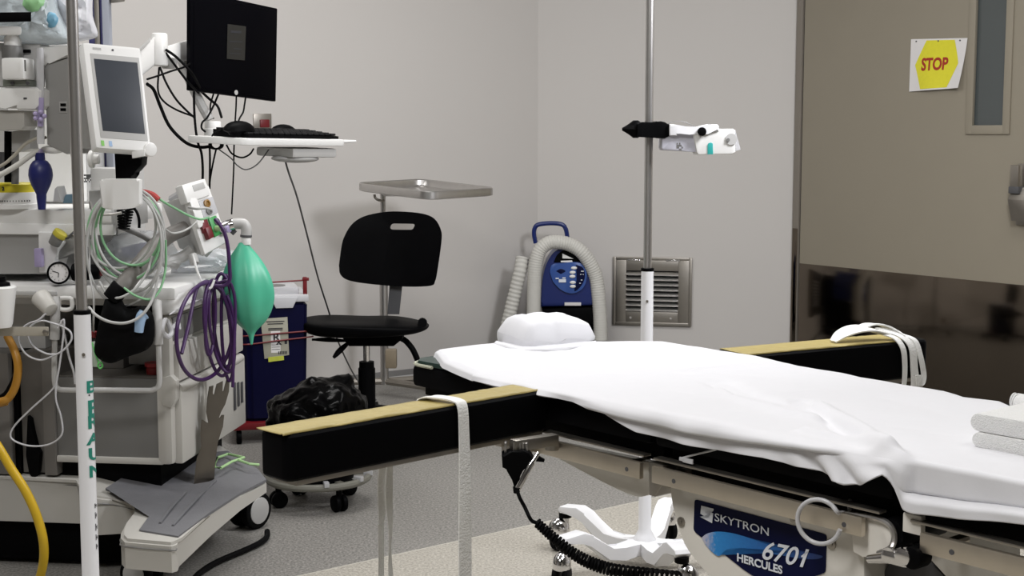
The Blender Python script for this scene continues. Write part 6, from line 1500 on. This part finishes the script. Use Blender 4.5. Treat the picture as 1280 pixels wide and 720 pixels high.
# yellow and orange hoses at the left edge
bm = new(); tube(bm, [at(-80, 440, 3.86), at(-55, 480, 3.62), at(-30, 520, 3.52), at(-4, 556, 3.50), at(14, 586, 3.50), at(32, 614, 3.50), at(46, 645, 3.50), at(54, 676, 3.50), at(54, 704, 3.52), at(46, 730, 3.55), at(30, 745, 3.6)], .0115, n=12); solo('gas_hose', bm, yel_m, 'bright yellow gas hose curving down in front of the machine base', 'hose', 'gas hoses at the machine', 60)
bm = new(); tube(bm, [at(9, 420, 3.70), at(18, 438, 3.68), at(22.5, 458, 3.67), at(20, 480, 3.67), at(12, 496, 3.67), at(0, 503, 3.67), at(-30, 505, 3.72), at(-55, 500, 3.90)], .0105, n=12); 
tube(bm, [at(8, 501, 3.67), at(0, 503, 3.67), at(-10, 504, 3.68)], .0125, n=10); solo('gas_hose', bm, oran_m, 'orange gas hose looping under the beige side bar', 'hose', 'gas hoses at the machine', 60)
bm = new(); tube(bm, [at(22, 462, 3.72), at(14, 480, 3.73), at(4, 494, 3.74), at(-20, 505, 3.75)], .006, n=8); solo('gas_hose', bm, rubber_m, 'black hose running behind the orange hose', 'hose', 'gas hoses at the machine', 60)
# clear thin tubing
bm = new()
tube(bm, [at(*p, 3.66) for p in ((57, 392), (48, 400), (35, 405), (25, 415), (24, 428), (33, 443), (50, 450), (66, 445), (80, 437), (89, 425), (88, 415), (78, 408), (66, 404), (52, 401), (38, 408), (35, 420), (42, 433), (58, 442), (72, 443))], .0028, n=6)
solo('clear_tubing', bm, milky_m, 'thin clear tubing coiled round the grey tube frame post', 'tubing', 'clear tubing on the machine', 60)
bm = new(); tube(bm, [at(*p, 3.66) for p in ((72, 410), (80, 400), (78, 430), (72, 470), (66, 486), (40, 510), (20, 530), (13, 543), (18, 551), (35, 557), (55, 557), (70, 551), (78, 540), (76, 520), (70, 500), (70, 480))], .0026, n=6)
solo('clear_tubing', bm, milky_m, 'thin clear tubing hanging in a long loop over the dark columns', 'tubing', 'clear tubing on the machine', 60)
bm = new(); tube(bm, [at(*p, 3.69) for p in ((76, 400), (82, 425), (86, 445), (92, 465), (94, 480))], .0032, n=6); solo('clear_tubing', bm, milky_m, 'thin clear tubing slanting down inside the grey tube frame', 'tubing', 'clear tubing on the machine', 60)
# lime edged tray at the far end of the footrest and floor cord
bm = new(); tube(bm, [fz(x, y, .246) for x, y in ((268, 584), (276, 585), (290, 577), (305, 572), (285, 567.5), (272, 572))], .004, n=6, sub=1, closed=True); tube(bm, [fz(298, 575, .246), fz(312, 580, .240), fz(324, 581, .235)], .004, n=6, sub=1); obj('lime_edging', bm, ltgreen_m, base_)
bm = new(); tube(bm, [onz(334, 664, .012), onz(333, 672, .012), onz(322, 680, .012), onz(300, 690, .012), onz(272, 702, .012), onz(250, 716, .012), onz(238, 730, .012), onz(225, 745, .012)], .0085, n=8); solo('power_cord', bm, rubber_m, 'thick black power cord on the grey floor beside the machine wheel', 'cord', None, 60)
# ================================================================== CAMERA, LIGHT
cam = bpy.data.cameras.new('camera'); cam.sensor_width = 36; cam.lens = F/1280*36; cam.clip_start = .05
co = bpy.data.objects.new('camera', cam); C.objects.link(co); co.location = O; co.rotation_euler = (PI/2-PIT, 0, 0)
bpy.context.scene.camera = co
def area(name, loc, sx, sy, power, col=(1, 1, 1), rot=(0, 0, 0), spread=180):
    l = bpy.data.lights.new(name, 'AREA'); l.shape = 'RECTANGLE'; l.size = sx; l.size_y = sy; l.energy = power; l.color = col; l.spread = R(spread)
    o = bpy.data.objects.new(name, l); C.objects.link(o); o.location = loc; o.rotation_euler = rot; return o
za = math.atan2(d1.y, d1.x)
def room(p, q): return d1*p+d3*q
LW = (1, .985, .965); LC = (.95, .96, 1.0)
for i_, (p, q, e) in enumerate(((2.3, -4.2, 36), (.3, -4.0, 28), (3.6, -2.6, 24), (2.2, -.6, 14), (-.1, -1.2, 62))):
    area('ceiling_light', room(p, q)+Z*(CEIL-.02), 1.2, .6, e, LW, (0, 0, za))
def lamp(src, tgt, size, e, col, spread=180):
    o = area('surgical_light', src, size, size, e, col, (0, 0, 0), spread); o.data.shape = 'DISK'
    o.rotation_euler = (V(tgt)-V(src)).to_track_quat('-Z', 'Y').to_euler()
lamp((1.25, 3.3, 2.1), (-.2, 6.3, .9), .5, 40, LC)
lamp((.55, 2.6, 2.2), tuple(B(-.15, .27, .75)), .6, 1.5, LC, 120)
w = bpy.data.worlds.new('world'); bpy.context.scene.world = w; w.use_nodes = True
w.node_tree.nodes['Background'].inputs[0].default_value = (.6, .6, .62, 1); w.node_tree.nodes['Background'].inputs[1].default_value = .02
sc_ = bpy.context.scene; sc_.view_settings.view_transform = 'Standard'; sc_.view_settings.look = 'None'; sc_.view_settings.gamma = 1; sc_.view_settings.use_curve_mapping = False
sc_.view_settings.exposure = 0.0
